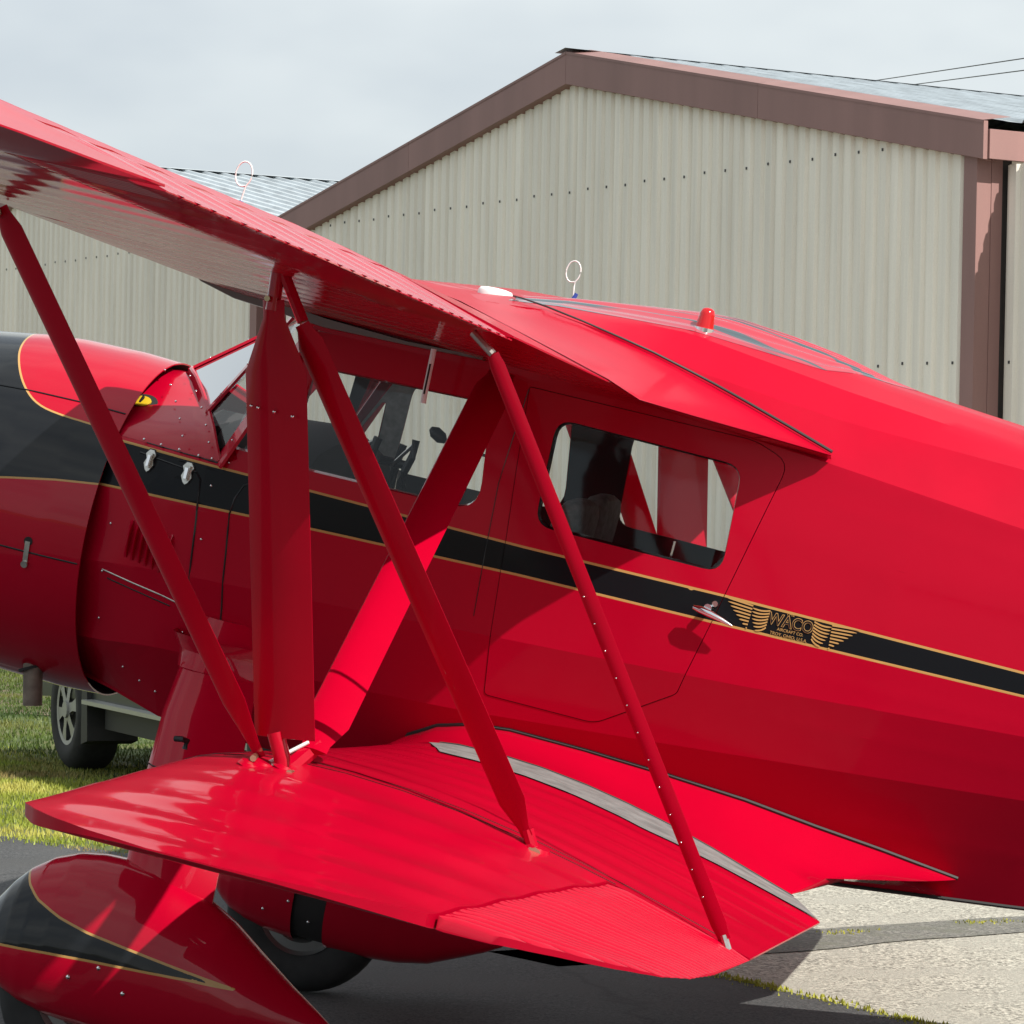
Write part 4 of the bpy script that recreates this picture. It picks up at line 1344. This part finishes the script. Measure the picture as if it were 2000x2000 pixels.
put('THE', -.006, .0315, .013, 1.05, 'gold', .0024, 'lettering')
put('WACO', .0, .0065, .048, .86, 'gold', .0022, 'lettering', .035)
put('WACO', .0, .0065, .048, .86, 'black', .0030, 'lettering_inlay')
put('AIRCRAFT CO.', .004, -.0185, .0125, .95, 'gold', .0022, 'lettering')
put('TROY, OHIO, U.S.A.', .002, -.033, .0128, 1.0, 'gold', .0022, 'lettering')

# ------------------------------------------------------------------ hangars
GP0 = Vector((0, 0, CAM_H)) + Vector((.136, 1, 0)) * 25        # foot line of the gable corner
GP0 = Vector((3.385, 25.0, 0))
WD = Vector((-.509, .861, 0)).normalized()                      # along the gables
QD = Vector((.861, .509, 0)).normalized()                       # along the ridges
HROT = Matrix((WD, QD * 1, UP)).transposed()
# local axes: x along the gable, y into the hangar; right-handed needs y = UP x WD
YD = UP.cross(WD)
def hangar(name, s0, label, full=True):
    root = empty(name, GP0 + WD * s0, label, 'hangar', 'beige corrugated hangars in a row')
    root.rotation_euler = Matrix((WD, YD, UP)).transposed().to_euler()
    # in local coordinates the hangar extends towards -y (YD points at the camera side)
    W_, EZ, AZ, Q = 11.4, 4.42, 5.52, 16.0
    def rake(s): return EZ + (AZ - EZ) * (1 - abs(s - W_ / 2) / (W_ / 2))
    pitch = .155
    nper = 6
    s = .03
    while s < W_ - .03:
        e = min(s + pitch * nper, W_ - .03)
        top, bot = [], []
        n = max(1, int(round((e - s) / pitch)))
        pts = []
        for k in range(n):
            a = s + k * pitch
            for q, d in ((0, 0), (.20, 0), (.32, .027), (.84, .027), (.96, 0)):
                if a + q * pitch < e: pts.append((a + q * pitch, d))
        pts.append((e - .002, 0))
        rows = [[(x, d, 0) for x, d in pts], [(x, d, rake(x) + .10) for x, d in pts]]
        MB().grid(rows).build('wall_panel', 'wall', root)
        s = e
    # screws in rows
    sc = MB()
    for zz in (2.9, 4.585):
        a = .03 + pitch * .6 + .001
        k = 0
        while a < W_:
            if rake(a) > zz + .02: sc.box((a - .008, .027, zz - .011 + .006 * ((k * 7) % 3 - 1)), (a + .008, .034, zz + .011 + .006 * ((k * 7) % 3 - 1)))
            a += pitch * 2
            k += 1
    tag(sc.build('wall_screws', 'screwhead', root), kind='stuff')
    # rake boards
    def board(a, b, name='fascia'):
        za, zb_ = rake(a), rake(b)
        if a < 0: za = rake(0) - (0 - a) * (AZ - EZ) / (W_ / 2)
        if b > W_: zb_ = rake(W_) - (b - W_) * (AZ - EZ) / (W_ / 2)
        h0, h1 = .03, .315
        v = [(a, .06, za + h0), (b, .06, zb_ + h0), (b, .06, zb_ + h1), (a, .06, za + h1), (a, .10, za + h0), (b, .10, zb_ + h0), (b, .10, zb_ + h1), (a, .10, za + h1)]
        MB().add(v, [(0, 3, 2, 1), (4, 5, 6, 7), (0, 1, 5, 4), (1, 2, 6, 5), (2, 3, 7, 6), (3, 0, 4, 7)]).build(name, 'fascia', root)
        v = [(a, .0, za + .015), (b, .0, zb_ + .015), (b, .06, zb_ + .03), (a, .06, za + .03)]
        MB().add(v, [(0, 1, 2, 3)]).build('soffit_strip', 'fascia', root)
        v = [(a, -.16, za + h1 + .045), (b, -.16, zb_ + h1 + .045), (b, .105, zb_ + h1 + .004), (a, .105, za + h1 + .004), (a, .105, za + h1 - .02), (b, .105, zb_ + h1 - .02)]
        MB().add(v, [(0, 1, 2, 3), (3, 2, 5, 4)]).build('fascia_cap', 'fascia', root)
    for a, b in ((-.28, 2.668), (2.672, W_ / 2 - .002), (W_ / 2 + .002, 8.6), (8.604, W_ + .28)): board(a, b)
    # roof sheets: ribs run down the slope
    for side in (0, 1):
        q = 0.0
        while q < Q:
            rows0, rows1 = [], []
            for k in range(4):
                for t_, d in ((0, 0), (.45, 0), (.52, .028), (.68, .028), (.75, 0)):
                    qq = q + (k + t_) * .25
                    for lst, sx in ((rows0, W_ / 2), (rows1, -.34 if side == 0 else W_ + .34)):
                        zz = AZ + .325 if lst is rows0 else AZ + .325 - (W_ / 2 + .34) * (AZ - EZ) / (W_ / 2)
                        lst.append((sx, -.10 - qq, zz + d))
            qq = q + 1.0
            for lst, sx in ((rows0, W_ / 2), (rows1, -.34 if side == 0 else W_ + .34)):
                lst.append((sx, -.10 - qq + .002, (AZ + .325 if lst is rows0 else AZ + .325 - (W_ / 2 + .34) * (AZ - EZ) / (W_ / 2))))
            MB().grid([rows0, rows1]).build('roof_panel', 'roof', root)
            q += 1.0
    MB().grid([[(W_ / 2 - .18, .11, AZ + .325), (W_ / 2 - .18, -Q, AZ + .325)], [(W_ / 2, .11, AZ + .355), (W_ / 2, -Q, AZ + .355)], [(W_ / 2 + .18, .11, AZ + .325), (W_ / 2 + .18, -Q, AZ + .325)]]).build('ridge_cap', 'roof', root)
    # eaves boards and side walls
    for side in (0, 1):
        e0, e1 = ((-.30, -.26) if side == 0 else (W_ + .26, W_ + .30))
        MB().box((e0, -Q, EZ - .02), (e1, .055, EZ + .20)).build('eaves_board', 'fascia', root)
        x0, x1 = ((-.005, .02) if side == 0 else (W_ - .02, W_ + .005))
        MB().box((x0, -Q, 0), (x1, -.12, EZ + .1)).build('side_wall', 'wall', root)
    # corner posts
    MB().box((-.13, -.10, 0), (.028, .034, EZ + .03)).build('corner_post', 'fascia', root)
    MB().box((W_ - .028, -.10, 0), (W_ + .13, .034, EZ + .03)).build('corner_post', 'fascia', root)
    MB().box((-.135, -.205, 0), (-.0, -.102, EZ + .02)).build('corner_trim', 'fascia', root)
    MB().box((-.125, -.30, 0), (-.02, -.207, EZ + .02)).build('gap_shade_strip', 'trim', root)  # black strip filling the gap in place of the shade there
    MB().grid([[(0, -Q, 0), (0, -Q, EZ + .1)], [(W_ / 2, -Q, 0), (W_ / 2, -Q, AZ + .1)], [(W_, -Q, 0), (W_, -Q, EZ + .1)]]).build('rear_wall', 'wall', root)
    return root
hangar('hangar', 0, 'beige corrugated hangar with brown fascia directly behind the red biplane')
hangar('hangar', 12.14, 'beige corrugated hangar farther left, its gable mostly behind the upper wing')

# wall beside the first hangar's corner post
rw = empty('corrugated_wall', GP0 + WD * -.155 + QD * .24, 'short strip of beige corrugated wall right of the brown corner post', 'wall')
rw.rotation_euler = Matrix((WD, YD, UP)).transposed().to_euler()
pitch = .155
for j in range(6):
    pts = []
    for k in range(6):
        a = -(j * 6 + k) * pitch
        for q, d in ((0, 0), (.20, 0), (.32, .027), (.84, .027), (.96, 0)): pts.append((a - q * pitch, d))
    pts.append((-(j + 1) * 6 * pitch + .002, 0))
    MB().grid([[(x, d, 0) for x, d in pts], [(x, d, 4.38) for x, d in pts]]).build('wall_panel', 'wall', rw)
MB().box((-6 * 6 * pitch, -.12, 0), (-.005, -.01, 4.36)).build('wall_frame', 'fascia', rw)
sc = MB()
for k in range(16):
    a = -pitch * .6 - pitch * 2 * k
    sc.box((a - .008, .027, 2.887), (a + .008, .034, 2.909))
tag(sc.build('wall_screws', 'screwhead', rw), kind='stuff')

# ------------------------------------------------------------------ power lines
for i, (a, b, lab) in enumerate((((8.5, 80, 12.25), (9.23, 60, 10.1), 'upper of the two thin power cables crossing the sky at top right'),
                                 ((9.6, 80, 12.2), (9.23, 60, 9.88), 'lower of the two thin power cables crossing the sky at top right'))):
    a, b = Vector(a), Vector(b)
    pts = []
    for t_ in np.linspace(-.6, 2.0, 12):
        q = a + (b - a) * t_
        pts.append(q)
    o = MB().tube(pts, .011, 5).build('power_cable', 'trim')
    tag(o, lab, 'power cable', 'power cables')

# ------------------------------------------------------------------ pickup truck behind the nose
FW = Vector((-2.80, 21.2, 0))                   # front wheel on the ground
TD = Vector((.40, -.917, 0)).normalized()       # towards the tail of the truck
TN = Vector((TD.y, -TD.x, 0))                   # side that faces the camera's left
if TN.x > 0: TN = -TN
truck = empty('pickup_truck', FW, 'dark pickup truck on the grass behind the nose, only one wheel and sill showing', 'truck')
truck.rotation_euler = Matrix((TD, TN, UP)).transposed().to_euler() if TD.cross(TN).z > 0 else Matrix((TD, -TN, UP)).transposed().to_euler()
SGN = 1 if TD.cross(TN).z > 0 else -1
M['truckpaint'] = mat('dark_green_grey_truck_paint', (.016, .019, .016), .4, coat=.15, spec=.3)
M['plastic'] = mat('black_plastic', (.02, .02, .02), .6)
M['bar'] = mat('silver_running_board', (.40, .40, .37), .4, metal=.5)
M['alloy'] = mat('silver_alloy_wheel', (.34, .34, .32), .45, metal=.4)
M['carglass'] = mat('dark_car_glass', (.02, .025, .03), .08)
def TY(y): return y * SGN
body = MB()
sec = lambda x, top, w_, bot: [(x, TY(.0), bot), (x, TY(0), top * .75), (x, TY(-.06), top), (x, TY(-w_ + .06), top), (x, TY(-w_), top * .75), (x, TY(-w_), bot)]
body.loft([sec(-1.0, .80, 1.75, .45), sec(-.85, .98, 1.8, .42), sec(-.2, 1.02, 1.8, .46), sec(.55, 1.05, 1.8, .46), sec(1.0, 1.05, 1.8, .44), sec(2.4, 1.05, 1.8, .44), sec(2.42, 1.08, 1.8, .44), sec(4.15, 1.08, 1.8, .5), sec(4.2, 1.05, 1.78, .52)])
body.build('body', 'truckpaint', truck, 30)
cabn = MB()
def csec(x, z, w_): return [(x, TY(-.06), 1.04), (x, TY(-.06 - .10), z), (x, TY(-w_ + .16), z), (x, TY(-w_ + .06), 1.04)]
cabn.loft([csec(.5, 1.06, 1.8), csec(1.05, 1.48, 1.8), csec(1.3, 1.56, 1.8), csec(2.1, 1.56, 1.8), csec(2.4, 1.45, 1.8)])
cabn.build('cab', 'truckpaint', truck, 30)
MB().add([(1.0, TY(-.066), 1.1), (2.1, TY(-.066), 1.1), (2.05, TY(-.135), 1.42), (1.25, TY(-.135), 1.42)], [(0, 1, 2, 3)]).build('side_window', 'carglass', truck)
MB().box((.62, TY(-.12), .30), (2.7, TY(-.06), .46)).build('sill', 'plastic', truck)
rb = MB()
rb.loft([[(x, TY(.06), .45), (x, TY(.06), .475), (x, TY(-.06), .485), (x, TY(-.06), .44)] for x in (.50, .54, 2.55, 2.6)])
rb.build('running_board', 'bar', truck, 20)
MB().loft([[(.40, TY(y), .19), (.40, TY(y), .66), (.50, TY(y), .70), (.54, TY(y), .22)] for y in (.03, -.30)]).build('mud_flap', 'plastic', truck)
MB().box((-.8, TY(-.4), .28), (3.6, TY(-1.4), .45)).build('chassis', 'plastic', truck)
def truck_wheel(x, y, out):
    w_ = bpy.data.objects.new('wheel', None)
    w_.empty_display_size = .2
    link(w_, truck)
    def rg(r_, yy, n=36, tread=0): return [(x + (r_ + (tread if k % 2 else 0)) * math.cos(k * 2 * math.pi / n), TY(y + yy * out), .385 + (r_ + (tread if k % 2 else 0)) * math.sin(k * 2 * math.pi / n)) for k in range(n)]
    MB().grid([rg(.22, .0), rg(.245, .02), rg(.32, .025), rg(.36, .0), rg(.38, -.03, tread=.006), rg(.385, -.12, tread=.006), rg(.38, -.21, tread=.006), rg(.36, -.245), rg(.22, -.25)], close_u=True).build('tyre', 'tyre', w_, 40)
    sp = MB()
    sp.grid([rg(.225, .005), rg(.205, .004), rg(.195, -.06), rg(.03, -.08)], close_u=True)
    sp.build('rim', 'alloy' if False else 'plastic', w_, 40)
    sk = MB()
    for k in range(6):
        a = k * math.pi / 3 + .2
        ca, sa = math.cos(a), math.sin(a)
        pts = []
        for r_, hw, yy in ((.03, .035, .012), (.12, .028, .008), (.215, .048, .004)):
            pts.append([(x + r_ * ca - hw * sa, TY(y + yy * out), .385 + r_ * sa + hw * ca), (x + r_ * ca + hw * sa, TY(y + yy * out), .385 + r_ * sa - hw * ca)])
        sk.grid(pts)
    sk.tube([(x, TY(y - .02 * out), .385), (x, TY(y + .025 * out), .385)], .055, 12)
    sk.grid([rg(.228, .010), rg(.20, .006)], close_u=True)
    sk.build('wheel_spokes', 'alloy', w_, 30)
for x in (0, 3.3):
    truck_wheel(x, .0, 1)
    truck_wheel(x, -1.8, -1)

# ------------------------------------------------------------------ ground
def sheet(name, pts, z, m_, kind='structure'):
    o = make(name, [(x, y, z) for x, y in pts], [tuple(range(len(pts)))], m_)
    tag(o, kind=kind)
    return o
sheet('ground', [(-1500, -1500), (1500, -1500), (1500, 1500), (-1500, 1500)], -.012, 'soil')
E0 = Vector((1.0, 12.02))
ed = Vector((-.509, .861))
def along(t_): return (E0.x + ed.x * t_, E0.y + ed.y * t_)
asp = [along(-40), along(-2), along(0), along(2), along(4.6), (-1.86, 16.25), (-2.58, 16.98), (-6, 20.6), (-14, 29.5), (-60, 62), (-80, -30), (20, -40)]
sheet('asphalt', asp, -.004, 'asphalt')
chip = [along(-40), along(-2), along(0), along(2), along(4.55), (-1.5, 17.2), (-2.0, 22), (-2.2, 33), (4, 26), (40, 46), (60, -20)]
sheet('chip_seal', [(x + .0, y + .0) for x, y in chip], -.008, 'chip')
# dark seam across the chip seal
wv = [(t_, .02 * math.sin(t_ * 3.1) + .012 * math.sin(t_ * 7.7)) for t_ in np.linspace(-1.5, 12, 60)]
q0 = Vector((1.33, 13.52))
qd = Vector((.82, .57)).normalized()
qn = Vector((-qd.y, qd.x))
up_ = [q0 + qd * t_ + qn * (.24 + w_ - .008 * t_) for t_, w_ in wv]
lo_ = [q0 + qd * t_ + qn * (-.22 + w_ * 1.4 + .012 * t_) for t_, w_ in wv]
o = make('worn_seam', [(q.x, q.y, -.004) for q in up_ + lo_], [(i, i + 1, 61 + i, 60 + i) for i in range(59)], 'crack')
tag(o, kind='structure')
sheet('dirt_strip', [(-12, 38), (-5.5, 27.5), (1.5, 24.2), (3.5, 24.5), (-9, 46), (-20, 64), (-30, 60)], -.006, 'dirt')

# grass blades, moss tufts
def blades(name, n, sampler, h0, h1, m_, wid=.006):
    P = sampler(n)
    n = len(P)
    h_ = rng.uniform(h0, h1, n) * P[:, 2]
    an = rng.uniform(0, 2 * np.pi, n)
    ln = rng.uniform(.1, .9, n) * h_
    la = rng.uniform(0, 2 * np.pi, n)
    w_ = wid * rng.uniform(.6, 1.4, n)
    v = np.zeros((n, 3, 3))
    v[:, 0, 0], v[:, 0, 1] = P[:, 0] + np.cos(an) * w_, P[:, 1] + np.sin(an) * w_
    v[:, 1, 0], v[:, 1, 1] = P[:, 0] - np.cos(an) * w_, P[:, 1] - np.sin(an) * w_
    v[:, 0:2, 2] = -.01
    v[:, 2, 0], v[:, 2, 1], v[:, 2, 2] = P[:, 0] + np.cos(la) * ln, P[:, 1] + np.sin(la) * ln, h_
    me = bpy.data.meshes.new(name)
    me.vertices.add(n * 3)
    me.vertices.foreach_set('co', v.reshape(-1))
    me.loops.add(n * 3)
    me.loops.foreach_set('vertex_index', np.arange(n * 3, dtype=np.int32))
    me.polygons.add(n)
    me.polygons.foreach_set('loop_start', np.arange(0, n * 3, 3, dtype=np.int32))
    me.materials.append(m_)
    me.update()
    me.validate()
    return link(bpy.data.objects.new(name, me))
def grass_mat(name, dark, light, dry, scale, p0, p1):
    m = mat(name, dark, .6)
    t = m.node_tree
    b = t.nodes['Principled BSDF']
    c = t.nodes.new('ShaderNodeTexCoord')
    n = t.nodes.new('ShaderNodeTexNoise')
    n.inputs['Scale'].default_value = scale
    n.inputs['Detail'].default_value = 5
    rp = t.nodes.new('ShaderNodeValToRGB')
    rp.color_ramp.elements[0].position = p0
    rp.color_ramp.elements[0].color = (*dark, 1)
    rp.color_ramp.elements[1].position = p1
    rp.color_ramp.elements[1].color = (*dry, 1)
    e = rp.color_ramp.elements.new((p0 + p1) / 2)
    e.color = (*light, 1)
    t.links.new(c.outputs['Object'], n.inputs['Vector'])
    t.links.new(n.outputs['Fac'], rp.inputs[0])
    t.links.new(rp.outputs[0], b.inputs['Base Color'])
    b.inputs['Subsurface Weight'].default_value = 0
    return m
def edge_grass(n, da=0, db=18):
    # grass between the asphalt edge and the truck
    k = rng.uniform(0, 1, n) ** .8
    off = rng.uniform(0, 1, n)
    t_ = rng.uniform(-.8, 10, n)
    e0 = np.stack([-1.86 - .70 * t_, 16.25 + .71 * t_], 1)
    d_ = da + k * (db - da) + rng.normal(0, .25, n)
    d_ = np.where(d_ < -.05, -.05, d_)
    x = e0[:, 0] + .10 * d_ + rng.normal(0, .03, n)
    y = e0[:, 1] + 1.0 * d_ + rng.normal(0, .05, n) - .06
    dens = .5 + .5 * np.sin(x * 3.1 + np.sin(y * 1.7) * 2) * np.sin(y * 2.3 + x)
    keep = (rng.uniform(0, 1, n) < .35 + .65 * dens) & (x < -1.5) & (x > -.2 * y - 2.0) & (y < 36)
    hh = .55 + .45 * dens
    return np.stack([x, y, hh], 1)[keep]
g = blades('grass', 170000, lambda n: edge_grass(n, 3.0, 18.5), .012, .038, grass_mat('shaded_green_grass_blades', (.030, .062, .006), (.075, .115, .012), (.15, .15, .035), .7, .36, .68), .006)  # darker green also carries the shade over the turf beyond the edge
tag(g, kind='stuff')
g = blades('dry_grass', 130000, lambda n: edge_grass(n, -.05, 4.2), .010, .032, grass_mat('sunlit_yellowing_grass_blades', (.26, .20, .07), (.24, .30, .025), (.46, .42, .09), .9, .36, .64), .0045)  # drying edge blades, coloured brighter as the sunlit side of that shade
tag(g, kind='stuff')
def moss_line(n):
    t_ = rng.uniform(-3.5, 2.5, n)
    w_ = rng.normal(0, .03, n)
    x = E0.x + ed.x * t_ + .861 * w_
    y = E0.y + ed.y * t_ + .509 * w_
    d = .5 + .5 * np.sin(t_ * 9) * np.sin(t_ * 3.7 + 1)
    k = rng.uniform(0, 1, n) < d * .9 + .1
    t2 = rng.uniform(0, 3, n // 4)
    x2 = q0.x + qd.x * t2 + qn.x * .12 + rng.normal(0, .03, n // 4)
    y2 = q0.y + qd.y * t2 + qn.y * .12 + rng.normal(0, .03, n // 4)
    k2 = np.sin(t2 * 8) > .55
    a = np.stack([x, y, np.ones(n)], 1)[k]
    b = np.stack([x2, y2, np.ones(n // 4) * .7], 1)[k2]
    return np.concatenate([a, b])
g = blades('moss', 4000, moss_line, .003, .011, grass_mat('yellow_green_moss', (.20, .22, .02), (.34, .34, .03), (.42, .40, .06), 6, .35, .65), .007)
tag(g, kind='stuff')
